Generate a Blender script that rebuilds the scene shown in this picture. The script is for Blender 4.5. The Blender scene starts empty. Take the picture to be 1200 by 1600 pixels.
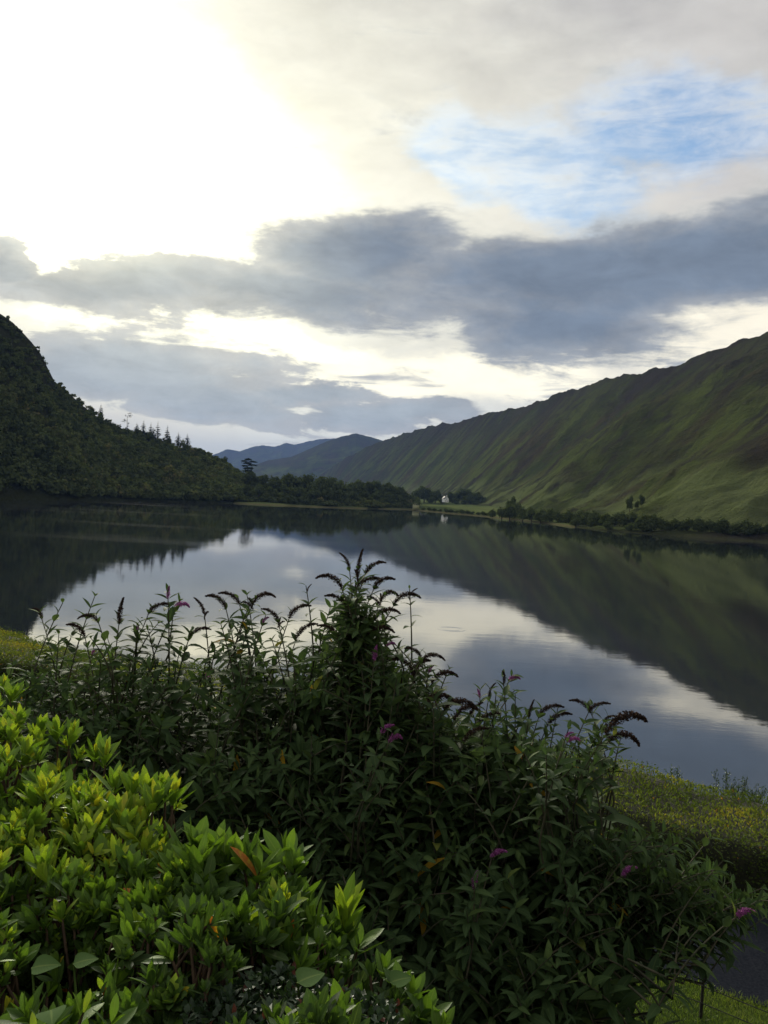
import bpy, math, random
import numpy as np
from mathutils import Vector, Matrix

random.seed(7)
RNG = np.random.default_rng(11)
R = math.radians
S = bpy.context.scene
COL = S.collection

# ------------------------------------------------------------------ camera
EYE = Vector((0.0, 0.0, 9.0))
FPX = 1331.0                      # focal length in pixels of the 1200x1600 photograph
PITCH = math.atan(25.0 / FPX)     # looking slightly down
ROLL = math.atan(0.05)            # hand-held tilt
cam = bpy.data.cameras.new('camera')
cam.sensor_fit = 'VERTICAL'
cam.sensor_height = 24.0
cam.lens = FPX / 1600.0 * 24.0
cam.clip_start = 0.05
cam.clip_end = 60000
cam_ob = bpy.data.objects.new('camera', cam)
COL.objects.link(cam_ob)
CAM_M = Matrix.Rotation(math.pi / 2 - PITCH, 4, 'X') @ Matrix.Rotation(ROLL, 4, 'Z')
cam_ob.matrix_world = Matrix.Translation(EYE) @ CAM_M
S.camera = cam_ob


def ray(px, py):
    return (CAM_M.to_3x3() @ Vector(((px - 600) / FPX, -(py - 800) / FPX, -1))).normalized()


def at(px, py, D):
    """point seen at pixel px,py at forward distance D (metres along Y)"""
    d = ray(px, py)
    return EYE + d * (D / d.y)


def onz(px, py, z):
    d = ray(px, py)
    return EYE + d * ((z - EYE.z) / d.z)


# ------------------------------------------------------------------ sun and sky
SUN_PX = (235, 215)
sd = ray(*SUN_PX)
SUN_AZ = math.atan2(sd.x, sd.y)
SUN_EL = math.asin(sd.z)
sun = bpy.data.lights.new('sun', 'SUN')
sun.energy = 3.0
sun.angle = R(10)
sun.color = (1.0, 0.93, 0.80)
sun_ob = bpy.data.objects.new('sun', sun)
COL.objects.link(sun_ob)
sun_ob.rotation_euler = sd.to_track_quat('Z', 'Y').to_euler()

S.view_settings.view_transform = 'Standard'
S.view_settings.look = 'None'
S.view_settings.exposure = 0.32
S.view_settings.gamma = 1.0
S.cycles.use_denoising = True
S.cycles.max_bounces = 7
S.cycles.diffuse_bounces = 3
S.cycles.glossy_bounces = 3
S.cycles.transmission_bounces = 3
S.cycles.volume_bounces = 0
S.cycles.sample_clamp_indirect = 4.0


class NT:
    """small helper around a node tree"""
    def __init__(self, tree):
        self.t = tree
        self.n = tree.nodes
        self.l = tree.links

    def put(self, sock, v):
        if v is None:
            return
        if isinstance(v, bpy.types.NodeSocket):
            self.l.new(v, sock)
        elif isinstance(v, (tuple, list)):
            if len(v) == 3 and sock.type == 'RGBA':
                v = (*v, 1)
            sock.default_value = v
        else:
            sock.default_value = v

    def node(self, kind, ins=None, **props):
        nd = self.n.new(kind)
        for k, v in props.items():
            setattr(nd, k, v)
        for k, v in (ins or {}).items():
            self.put(nd.inputs[k], v)
        return nd

    def math(self, op, a, b=None, c=None, clamp=False):
        nd = self.n.new('ShaderNodeMath')
        nd.operation = op
        nd.use_clamp = clamp
        for i, v in enumerate((a, b, c)):
            self.put(nd.inputs[i], v)
        return nd.outputs[0]

    def vmath(self, op, a, b=None):
        nd = self.n.new('ShaderNodeVectorMath')
        nd.operation = op
        self.put(nd.inputs[0], a)
        if b is not None:
            if op == 'SCALE':
                self.put(nd.inputs['Scale'], b)
            else:
                self.put(nd.inputs[1], b)
        return nd.outputs[0]

    def noise(self, vec, scale, detail=4, rough=.55, out='Fac', dist=0.0, lac=2.0):
        nd = self.node('ShaderNodeTexNoise', {'Scale': scale, 'Detail': detail, 'Roughness': rough, 'Distortion': dist, 'Lacunarity': lac})
        if vec is not None:
            self.l.new(vec, nd.inputs['Vector'])
        return nd.outputs[out]

    def step(self, v, lo, hi, a=0.0, b=1.0, smooth=True):
        nd = self.node('ShaderNodeMapRange', {'Value': v, 'From Min': lo, 'From Max': hi, 'To Min': a, 'To Max': b})
        nd.interpolation_type = 'SMOOTHSTEP' if smooth else 'LINEAR'
        nd.clamp = True
        return nd.outputs[0]

    def mix(self, f, a, b, blend='MIX'):
        nd = self.n.new('ShaderNodeMix')
        nd.data_type = 'RGBA'
        nd.blend_type = blend
        self.put(nd.inputs[0], f)
        self.put(nd.inputs[6], a)
        self.put(nd.inputs[7], b)
        return nd.outputs[2]


def build_world():
    w = bpy.data.worlds.new('World')
    S.world = w
    w.use_nodes = True
    w.cycles.sampling_method = 'MANUAL'
    w.cycles.sample_map_resolution = 1024
    T = NT(w.node_tree)
    T.n.clear()
    tc = T.node('ShaderNodeTexCoord').outputs['Generated']
    nrm = T.vmath('NORMALIZE', tc)
    sp = T.node('ShaderNodeSeparateXYZ', {0: nrm})
    az = T.math('ARCTAN2', sp.outputs[0], sp.outputs[1])
    el = T.math('ARCSINE', sp.outputs[2])
    V = T.node('ShaderNodeCombineXYZ', {0: az, 1: el}).outputs[0]
    # cloud noise in a space flattened towards the horizon
    Vs = T.node('ShaderNodeCombineXYZ', {0: az, 1: T.math('MULTIPLY', el, 2.1), 2: 0.37}).outputs[0]
    warpn = T.noise(Vs, 5.5, 7, .6, 'Color')
    warp = T.vmath('SCALE', T.vmath('SUBTRACT', warpn, (.5, .5, .5)), .16)
    warp = T.vmath('MULTIPLY', warp, (1.0, .55, 0))
    W = T.vmath('ADD', V, warp)
    f1 = T.noise(Vs, 7.5, 9, .6, dist=.25)        # billows
    f2 = T.noise(Vs, 2.4, 6, .55)                 # big variation
    f3 = T.noise(Vs, 24, 6, .6, dist=.5)          # wisps
    Vst = T.node('ShaderNodeCombineXYZ', {0: az, 1: T.math('MULTIPLY', el, 4.6), 2: 1.7}).outputs[0]
    f4 = T.noise(Vst, 8.5, 7, .62, dist=.6)       # long streaks low over the valley

    def azel(px, py):
        d = ray(px, py)
        return math.atan2(d.x, d.y), math.asin(d.z)

    def blob(px, py, rx, ry, rot=0.0, src=None):
        a, e = azel(px, py)
        a2, e2 = azel(px + rx, py)
        sx = math.hypot(a2 - a, (e2 - e)) 
        sy = ry / FPX * math.cos(e)
        mp = T.node('ShaderNodeMapping', {'Vector': src if src is not None else W, 'Location': (a, e, 0), 'Rotation': (0, 0, R(rot)), 'Scale': (sx, sy, 1)})
        mp.vector_type = 'TEXTURE'
        g = T.node('ShaderNodeTexGradient', {'Vector': mp.outputs[0]}, gradient_type='SPHERICAL')
        return g.outputs['Fac']

    def union(lst):
        out = lst[0]
        for b in lst[1:]:
            out = T.math('SMOOTH_MAX', out, b, .08)
        return out

    def total(lst):
        out = lst[0]
        for b in lst[1:]:
            out = T.math('ADD', out, b)
        return out

    # glow of the hidden sun
    glow_s = blob(110, 235, 590, 345, -25)
    glow = T.math('POWER', glow_s, 2.3)
    # base: Nishita seen through openings
    sky = T.node('ShaderNodeTexSky', sky_type='NISHITA')
    sky.sun_disc = False
    sky.sun_elevation = SUN_EL
    sky.sun_rotation = SUN_AZ
    sky.air_density = 1.0
    sky.dust_density = .6
    sky.ozone_density = 2.0
    blue = T.mix(.72, T.vmath('SCALE', sky.outputs[0], .075), (.25, .44, .72))
    # high veil
    veil_c = T.mix(T.step(f2, .36, .66), (.46, .45, .44), (.62, .60, .57))
    veil_c = T.mix(T.step(f1, .35, .7, 0, .5), veil_c, (.64, .63, .60))
    gap = union([blob(1060, 205, 270, 105, -6), blob(870, 265, 240, 100, -22), blob(760, 240, 140, 90, 0)])
    gapm = T.step(T.math('ADD', gap, T.math('MULTIPLY', T.math('SUBTRACT', f1, .5), 1.1)), .12, .52)
    wisp = T.step(T.math('ADD', T.math('ADD', T.math('MULTIPLY', f4, .45), T.math('MULTIPLY', f3, .2)), T.math('MULTIPLY', f1, .35)), .36, .60)
    gapc = T.mix(T.math('MULTIPLY', wisp, .78), blue, (.70, .73, .76))
    # the gap is veiled with white towards the sun
    gapc = T.mix(T.step(glow_s, .0, .35, 0, .9), gapc, (.85, .84, .78))
    c = T.mix(gapm, veil_c, gapc)
    # low sky, pale cream towards the valley
    low = T.step(el, .02, .27, 1, 0)
    lowc = T.mix(T.step(f2, .35, .65), (.84, .79, .67), (.70, .72, .70))
    c = T.mix(T.math('MULTIPLY', low, .85), c, lowc)
    # bright slot under the deck
    slot = union([blob(690, 585, 330, 60, 2), blob(1130, 520, 230, 70, 14), blob(250, 506, 260, 15, 2), blob(470, 548, 230, 26, -4)])
    c = T.mix(T.step(T.math('ADD', slot, T.math('MULTIPLY', T.math('SUBTRACT', f1, .5), .7)), .05, .5, 0, .9), c, (1.08, 1.0, .80))
    # add glow
    gcol = T.vmath('SCALE', T.node('ShaderNodeRGB').outputs[0], 1)
    T.n[-1].inputs[0].default_value = (1, 1, 1)
    gvec = T.node('ShaderNodeCombineXYZ', {0: 1.0, 1: .96, 2: .60}).outputs[0]
    gn = T.math('MULTIPLY', glow, T.step(f1, .2, .8, 4.2, 6.4))
    gn = T.math('ADD', gn, T.math('MULTIPLY', blob(300, 230, 900, 520, -20), .56))
    c = T.vmath('ADD', c, T.vmath('SCALE', gvec, gn))
    core = T.math('POWER', blob(130, 225, 250, 210, -20, V), 1.5)
    c = T.vmath('ADD', c, T.vmath('SCALE', gvec, T.math('MULTIPLY', core, 30.0)))
    # dark deck
    deck = union([
        blob(900, 440, 560, 120, 4), blob(560, 395, 230, 95, 8), blob(1130, 400, 330, 110, 8),
        blob(870, 500, 300, 80, -4), blob(430, 455, 330, 70, 0), blob(210, 462, 300, 52, 0),
        blob(20, 412, 80, 36, 0), blob(190, 578, 360, 78, 0), blob(330, 620, 260, 60, 0), blob(620, 648, 210, 32, -3),
        blob(480, 603, 150, 20, -4), blob(-220, 520, 330, 60, 0)])
    dn = T.math('ADD', deck, T.math('MULTIPLY', T.math('SUBTRACT', f1, .5), .75))
    dn = T.math('ADD', dn, T.math('MULTIPLY', T.math('SUBTRACT', f3, .5), .22))
    dn = T.math('ADD', dn, T.math('MULTIPLY', T.math('SUBTRACT', f4, .5), T.step(el, .05, .25, 2.3, .55)))
    dm = T.step(dn, .05, .40)
    thick = T.step(T.math('ADD', deck, T.math('ADD', T.math('MULTIPLY', T.math('SUBTRACT', f1, .5), .9), T.math('MULTIPLY', T.math('SUBTRACT', f4, .5), .6))), .12, .8)
    darkc = T.mix(T.step(az, -.35, .1), (.295, .325, .35), (.150, .194, .256))
    darkc = T.mix(T.step(el, .10, .21, .85, 0), darkc, (.39, .43, .445))
    lightc = T.mix(T.step(az, -.3, .2), (.52, .51, .47), (.37, .385, .40))
    dcol = T.mix(thick, lightc, darkc)
    edge = T.mix(T.step(glow_s, 0, .5, 0, 1), dcol, T.vmath('ADD', dcol, (.16, .15, .10)))
    f5 = T.noise(Vs, 15, 8, .62, dist=.35)
    tex = T.math('ADD', T.step(f5, .3, .7, .86, 1.16, False), T.math('MULTIPLY', T.math('SUBTRACT', f4, .5), .5))
    edge = T.vmath('SCALE', edge, tex)
    rim = T.math('MULTIPLY', T.math('MULTIPLY', dm, T.math('SUBTRACT', 1, dm)), T.step(az, -.5, .3, 1.1, .35))
    c = T.vmath('SCALE', c, T.step(f5, .3, .7, .95, 1.05, False))
    c = T.mix(T.math('MULTIPLY', dm, .96), c, edge)
    c = T.vmath('ADD', c, T.vmath('SCALE', gvec, T.math('MULTIPLY', rim, .45)))
    # haze near the horizon, low bank over the far valley
    bank = T.step(T.math('ADD', el, T.math('MULTIPLY', T.math('SUBTRACT', f2, .5), .08)), .015, .085, .65, 0)
    c = T.mix(bank, c, (.42, .45, .45))
    # below the horizon: dull ground colour
    c = T.mix(T.step(el, -.06, -.01, 1, 0), c, (.06, .065, .06))
    bg = T.node('ShaderNodeBackground', {'Color': T.vmath('SCALE', c, 9.0), 'Strength': .1})
    out = T.node('ShaderNodeOutputWorld')
    T.l.new(bg.outputs[0], out.inputs[0])


build_world()

# ------------------------------------------------------------------ helpers
_perm = np.random.default_rng(3).random((256, 256))


def vnoise(x, y):
    xi = np.floor(x).astype(int)
    yi = np.floor(y).astype(int)
    fx = x - xi
    fy = y - yi
    fx = fx * fx * (3 - 2 * fx)
    fy = fy * fy * (3 - 2 * fy)
    a = _perm[xi & 255, yi & 255]
    b = _perm[(xi + 1) & 255, yi & 255]
    c = _perm[xi & 255, (yi + 1) & 255]
    d = _perm[(xi + 1) & 255, (yi + 1) & 255]
    return (a * (1 - fx) + b * fx) * (1 - fy) + (c * (1 - fx) + d * fx) * fy


def fbm(x, y, o=5, g=.5):
    x = np.asarray(x, float)
    y = np.asarray(y, float)
    s = 0
    a = 1
    n = 0
    for i in range(o):
        s = s + a * vnoise(x * 2 ** i + 17.3 * i, y * 2 ** i - 9.1 * i)
        n += a
        a *= g
    return s / n - .5


def mesh_np(name, V, F, mats, smooth=True, attrs=None, fmat=None):
    """V (n,3), F (m,k) all faces with the same corner count"""
    V = np.asarray(V, np.float32)
    F = np.asarray(F, np.int32)
    me = bpy.data.meshes.new(name)
    me.vertices.add(len(V))
    me.vertices.foreach_set('co', V.ravel())
    k = F.shape[1]
    me.loops.add(F.size)
    me.loops.foreach_set('vertex_index', F.ravel())
    me.polygons.add(len(F))
    me.polygons.foreach_set('loop_start', np.arange(0, F.size, k, dtype=np.int32))
    me.polygons.foreach_set('loop_total', np.full(len(F), k, np.int32))
    for m in (mats if isinstance(mats, (list, tuple)) else [mats]):
        me.materials.append(m)
    if fmat is not None:
        me.polygons.foreach_set('material_index', np.asarray(fmat, np.int32))
    me.update(calc_edges=True)
    me.validate()
    if smooth:
        me.polygons.foreach_set('use_smooth', np.ones(len(me.polygons), bool))
    for an, av in (attrs or {}).items():
        av = np.asarray(av, np.float32)
        if av.ndim == 1:
            a = me.attributes.new(an, 'FLOAT', 'POINT')
            a.data.foreach_set('value', av)
        else:
            a = me.attributes.new(an, 'FLOAT_VECTOR', 'POINT')
            a.data.foreach_set('vector', av.ravel())
    return me


def link(name, me, parent=None, loc=(0, 0, 0)):
    o = bpy.data.objects.new(name, me)
    COL.objects.link(o)
    o.location = loc
    if parent is not None:
        o.parent = parent
    return o


def tag(o, label=None, cat=None, group=None, kind=None):
    if label:
        o['label'] = label
    if cat:
        o['category'] = cat
    if group:
        o['group'] = group
    if kind:
        o['kind'] = kind
    return o


def grid_faces(nu, nv):
    i = np.arange(nu - 1)[:, None]
    j = np.arange(nv - 1)[None, :]
    a = (i * nv + j).ravel()
    return np.stack([a, a + nv, a + nv + 1, a + 1], 1)


class Soup:
    """collects vertex / quad arrays"""
    def __init__(self):
        self.v = []
        self.f = []
        self.a = {}
        self.n = 0

    def add(self, V, F, **at_):
        V = np.asarray(V, float)
        self.v.append(V)
        self.f.append(np.asarray(F, int) + self.n)
        for k, x in at_.items():
            x = np.asarray(x, float)
            if x.ndim == 0:
                x = np.full(len(V), float(x))
            self.a.setdefault(k, []).append(x)
        self.n += len(V)

    def mesh(self, name, mats, off=(0, 0, 0), smooth=True):
        V = np.concatenate(self.v) - np.array(off, float)
        F = np.concatenate(self.f)
        return mesh_np(name, V, F, mats, smooth, {k: np.concatenate(x) for k, x in self.a.items()})


def tube(soup, pts, radii, sides=5, **at_):
    pts = np.asarray(pts, float)
    n = len(pts)
    radii = np.broadcast_to(np.asarray(radii, float), (n,))
    t = np.gradient(pts, axis=0)
    t /= np.linalg.norm(t, axis=1)[:, None] + 1e-9
    ref = np.array([0.31, 0.17, 0.93]) if abs(t[0] @ np.array([0.31, 0.17, 0.93])) < .85 else np.array([1., 0.1, 0])
    a = np.cross(t, ref)
    a /= np.linalg.norm(a, axis=1)[:, None] + 1e-9
    b = np.cross(t, a)
    th = np.arange(sides) * 2 * math.pi / sides
    V = pts[:, None] + radii[:, None, None] * (np.cos(th)[None, :, None] * a[:, None] + np.sin(th)[None, :, None] * b[:, None])
    V = V.reshape(-1, 3)
    F = []
    for i in range(n - 1):
        for j in range(sides):
            k = (j + 1) % sides
            F.append((i * sides + j, i * sides + k, (i + 1) * sides + k, (i + 1) * sides + j))
    if sides == 4:
        F.append((0, 1, 2, 3))
        m = (n - 1) * sides
        F.append((m + 3, m + 2, m + 1, m))
    soup.add(V, F, **at_)


def box(soup, c, s, rz=0.0, **at_):
    x, y, z = [q / 2 for q in s]
    V = np.array([(sx * x, sy * y, sz * z) for sz in (-1, 1) for sx, sy in ((-1, -1), (1, -1), (1, 1), (-1, 1))])
    co, si = math.cos(rz), math.sin(rz)
    V = np.stack([V[:, 0] * co - V[:, 1] * si, V[:, 0] * si + V[:, 1] * co, V[:, 2]], 1) + np.array(c)
    soup.add(V, [(3, 2, 1, 0), (4, 5, 6, 7), (0, 1, 5, 4), (1, 2, 6, 5), (2, 3, 7, 6), (3, 0, 4, 7)], **at_)


def unit(v):
    v = np.asarray(v, float)
    return v / (np.linalg.norm(v, axis=-1, keepdims=True) + 1e-9)


def leaves(soup, P, D, N, L, W, droop, seg=4, fold=.25, tint=None, across=3, shape=.8, rnd=.85):
    """many leaves at once; P base, D direction, N face normal"""
    P = np.asarray(P, float)
    n = len(P)
    if n == 0:
        return
    D = unit(D)
    N = np.asarray(N, float)
    N = unit(N - (N * D).sum(1)[:, None] * D)
    B = np.cross(D, N)
    L = np.broadcast_to(L, (n,))
    W = np.broadcast_to(W, (n,))
    droop = np.broadcast_to(droop, (n,))
    t = np.linspace(0, 1, seg + 1)
    w = np.sin(math.pi * np.clip(t, 0, 1) ** shape) ** rnd
    w[0] = .10
    w[-1] = .03
    s = np.array([-1, 0, 1.]) if across == 3 else np.array([-1, 1.])
    na = len(s)
    tt = np.repeat(t, na)
    ss = np.tile(s, seg + 1)
    ww = np.repeat(w, na)
    V = (P[:, None] + D[:, None] * (L[:, None] * (tt - .25 * abs(droop[:, None]) * tt ** 2))[..., None]
         - N[:, None] * (droop[:, None] * L[:, None] * tt ** 2)[..., None]
         + B[:, None] * (W[:, None] * .5 * ss * ww)[..., None]
         + N[:, None] * (fold * W[:, None] * .5 * abs(ss) * ww)[..., None])
    F = []
    for i in range(seg):
        for j in range(na - 1):
            a = i * na + j
            F.append((a, a + 1, a + na + 1, a + na))
    F = np.array(F)
    k = (seg + 1) * na
    FF = (F[None] + (np.arange(n) * k)[:, None, None]).reshape(-1, 4)
    tint = np.zeros(n) if tint is None else np.broadcast_to(tint, (n,))
    lv = np.stack([np.broadcast_to(ss, (n, k)), np.broadcast_to(tt, (n, k)), np.repeat(RNG.random(n)[:, None], k, 1)], -1).reshape(-1, 3)
    soup.add(V.reshape(-1, 3), FF, tint=np.repeat(tint, k), lv=lv)


def new_mat(name):
    m = bpy.data.materials.new(name)
    m.use_nodes = True
    T = NT(m.node_tree)
    T.n.clear()
    out = T.node('ShaderNodeOutputMaterial')
    return m, T, out


def ramp(T, fac, stops):
    r = T.n.new('ShaderNodeValToRGB')
    T.put(r.inputs[0], fac)
    e = r.color_ramp.elements
    while len(e) < len(stops):
        e.new(.5)
    for i, (p, c) in enumerate(stops):
        e[i].position = p
        e[i].color = (*c, 1)
    return r.outputs[0]


def leaf_mat(name, stops, trans=.4, rough=.45, spec=.5, tmul=(1.25, 1.35, .6), under=None, vein=0.0, wob=.12):
    m, T, out = new_mat(name)
    tint = T.node('ShaderNodeAttribute', attribute_name='tint').outputs['Fac']
    lv = T.node('ShaderNodeSeparateXYZ', {0: T.node('ShaderNodeAttribute', attribute_name='lv').outputs['Vector']})
    geo = T.node('ShaderNodeNewGeometry')
    pos = geo.outputs['Position']
    nz = T.noise(pos, 90, 3, .6)
    f = T.math('ADD', tint, T.math('MULTIPLY', T.math('SUBTRACT', nz, .5), wob), clamp=True)
    c = ramp(T, f, stops)
    if vein:
        v = T.step(T.math('ABSOLUTE', lv.outputs[0]), .0, .14, vein, 0)
        c = T.mix(v, c, (.20, .26, .08))
    if under is not None:
        c = T.mix(T.math('MULTIPLY', geo.outputs['Backfacing'], .75), c, under)
    p = T.node('ShaderNodeBsdfPrincipled', {'Base Color': c, 'Roughness': rough, 'Specular IOR Level': spec})
    if vein:
        h = T.math('ADD', T.math('ABSOLUTE', T.math('SINE', T.math('ADD', T.math('MULTIPLY', lv.outputs[1], 34), T.math('MULTIPLY', T.math('ABSOLUTE', lv.outputs[0]), -6)))),
                   T.math('MULTIPLY', nz, .8))
        b = T.node('ShaderNodeBump', {'Height': h, 'Strength': .10, 'Distance': .0012})
        T.l.new(b.outputs[0], p.inputs['Normal'])
    tc = T.vmath('MULTIPLY', c, tmul)
    tr = T.node('ShaderNodeBsdfTranslucent', {'Color': tc})
    mx = T.node('ShaderNodeMixShader', {0: trans, 1: p.outputs[0], 2: tr.outputs[0]})
    T.l.new(mx.outputs[0], out.inputs[0])
    return m


def simple_mat(name, c1, c2, scale=8, rough=.8, bump=.3, dist=.01, detail=5, spec=.3):
    m, T, out = new_mat(name)
    pos = T.node('ShaderNodeNewGeometry').outputs['Position']
    n = T.noise(pos, scale, detail, .6)
    c = T.mix(T.step(n, .35, .65), c1, c2)
    p = T.node('ShaderNodeBsdfPrincipled', {'Base Color': c, 'Roughness': rough, 'Specular IOR Level': spec})
    if bump:
        b = T.node('ShaderNodeBump', {'Height': n, 'Strength': bump, 'Distance': dist})
        T.l.new(b.outputs[0], p.inputs['Normal'])
    T.l.new(p.outputs[0], out.inputs[0])
    return m


# ------------------------------------------------------------------ lake
def make_water():
    m, T, out = new_mat('lake water')
    pos = T.node('ShaderNodeNewGeometry').outputs['Position']
    n1 = T.noise(T.vmath('MULTIPLY', pos, (.5, 1, 1)), .55, 4, .6)
    n2 = T.noise(T.vmath('MULTIPLY', pos, (.6, 1, 1)), 6.0, 3, .6)
    c = onz(705, 983, 0)
    d = T.vmath('SUBTRACT', pos, (c.x, c.y, 0))
    ln = T.node('ShaderNodeVectorMath', {0: d}, operation='LENGTH').outputs['Value']
    ring = T.math('MULTIPLY', T.math('SINE', T.math('MULTIPLY', ln, 16)), T.math('MULTIPLY', T.step(ln, .35, .8), T.step(ln, .95, 1.3, 1, 0)))
    b1 = T.node('ShaderNodeBump', {'Height': n1, 'Strength': .5, 'Distance': .007})
    b2 = T.node('ShaderNodeBump', {'Height': n2, 'Strength': .4, 'Distance': .0012, 'Normal': b1.outputs[0]})
    b3 = T.node('ShaderNodeBump', {'Height': ring, 'Strength': .5, 'Distance': .003, 'Normal': b2.outputs[0]})
    p = T.node('ShaderNodeBsdfPrincipled', {'Base Color': (.012, .016, .020), 'Roughness': T.step(T.noise(T.vmath('MULTIPLY', pos, (.25, 1, 1)), .05, 4, .6), .45, .65, .016, .05), 'IOR': 3.3, 'Normal': b3.outputs[0]})
    T.l.new(p.outputs[0], out.inputs[0])
    xs = np.array([-6000, -2000, -500, 0, 500, 2000, 6000.])
    ys = np.array([-3000, -200, 0, 60, 400, 1500, 8000.])
    X, Y = np.meshgrid(xs, ys, indexing='ij')
    V = np.stack([X.ravel(), Y.ravel(), np.zeros(X.size)], 1)
    o = link('water', mesh_np('water', V, grid_faces(7, 7), m, False))
    tag(o, 'calm dark lake mirroring the clouds and both hillsides', 'lake', kind='structure')


make_water()

# ------------------------------------------------------------------ near ground
UD = np.array([.835, -.55])
UD /= np.linalg.norm(UD)
ND = np.array([-UD[1], UD[0]])


def uv2xy(u, v):
    return u * UD[0] + v * ND[0], u * UD[1] + v * ND[1]


PROF_V = [-3000, -30, 1.4, 2.4, 6.2, 7.0, 9.35, 12.2, 14.6, 17.0, 19.5, 26, 40, 12000]
PROF_Z = [40, 8.2, 7.4, 7.1, 4.25, 4.02, 4.0, 3.95, 3.9, 1.6, .15, -1.8, -3, -3.5]


def ground_z(x, y):
    v = x * ND[0] + y * ND[1]
    u = x * UD[0] + y * UD[1]
    z = np.interp(v, PROF_V, PROF_Z)
    far = np.clip((v - 15) / 3, 0, 1)
    return z + fbm(u * .5, v * .5) * .10 + far * fbm(u * .2 + 5, v * .2) * .8 * (v < 40)


def make_ground():
    m, T, out = new_mat('bank grass')
    pos = T.node('ShaderNodeNewGeometry').outputs['Position']
    n = T.noise(pos, 1.3, 6, .65)
    n2 = T.noise(pos, 28, 5, .7)
    c = T.mix(T.step(n, .4, .62), (.028, .050, .014), (.050, .075, .018))
    c = T.mix(T.step(n2, .42, .7, 0, .7), c, (.085, .105, .028))
    b = T.node('ShaderNodeBump', {'Height': n2, 'Strength': .8, 'Distance': .03})
    p = T.node('ShaderNodeBsdfPrincipled', {'Base Color': c, 'Roughness': .95, 'Specular IOR Level': 0.0, 'Normal': b.outputs[0]})
    T.l.new(p.outputs[0], out.inputs[0])
    vs = np.concatenate([[-2500, -1000, -300, -100, -40], np.arange(-20, 30, .25), [35, 50, 100, 400, 1500, 4000, 7000]])
    us = np.concatenate([[-5500, -2500, -800, -300, -120, -60], np.arange(-35, 25, .3), [40, 60, 120, 300, 800, 2500, 5500]])
    U, Vv = np.meshgrid(us, vs, indexing='ij')
    X, Y = uv2xy(U, Vv)
    Z = ground_z(X, Y)
    o = link('ground', mesh_np('ground', np.stack([X.ravel(), Y.ravel(), Z.ravel()], 1), grid_faces(len(us), len(vs)), m))
    tag(o, 'grassy bank below the terrace falling to the lake', 'ground', kind='structure')
    # tarmac drive between lawn and hedge
    md = simple_mat('worn tarmac', (.010, .012, .017), (.019, .021, .027), 35, .95, .6, .006, spec=.0)
    us = np.arange(-40, 40, .4)
    vs = np.array([9.42, 9.8, 10.5, 11.2, 12.0])
    U, Vv = np.meshgrid(us, vs, indexing='ij')
    Vv = Vv + np.where(Vv < 9.5, fbm(U * 1.2, U * 0) * .18, 0)
    X, Y = uv2xy(U, Vv)
    Z = ground_z(X, Y) + .012
    o = link('drive', mesh_np('drive', np.stack([X.ravel(), Y.ravel(), Z.ravel()], 1), grid_faces(len(us), len(vs)), md))
    tag(o, 'narrow dark tarmac drive between the lawn and the clipped hedge', 'drive', kind='structure')
    # lawn blades
    g = Soup()
    n = 60000
    u = RNG.uniform(-4.2, 2.4, n)
    v = 9.44 - RNG.random(n) ** 1.25 * 3.4 + fbm(u * 1.2, u * 0) * .18 + RNG.random(n) ** 4 * .12
    x, y = uv2xy(u, v)
    z = ground_z(x, y) - .005
    P = np.stack([x, y, z], 1)
    D = unit(np.stack([RNG.normal(0, .35, n), RNG.normal(0, .35, n), np.ones(n)], 1))
    N = RNG.normal(0, 1, (n, 3))
    tl = np.clip(.45 + fbm(x * 1.4, y * 1.4) * 1.6 + RNG.normal(0, .18, n), 0, 1)
    leaves(g, P, D, N, RNG.uniform(.03, .075, n), RNG.uniform(.004, .008, n), .3, 2, .0, tl, across=2)
    mg = leaf_mat('lawn grass', [(0, (.06, .10, .018)), (.6, (.12, .17, .026)), (1, (.18, .20, .045))], .35, .6, .3)
    o = link('grass', g.mesh('grass', mg))
    tag(o, 'short mown lawn at the lower right corner', 'grass', kind='stuff')


make_ground()

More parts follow.
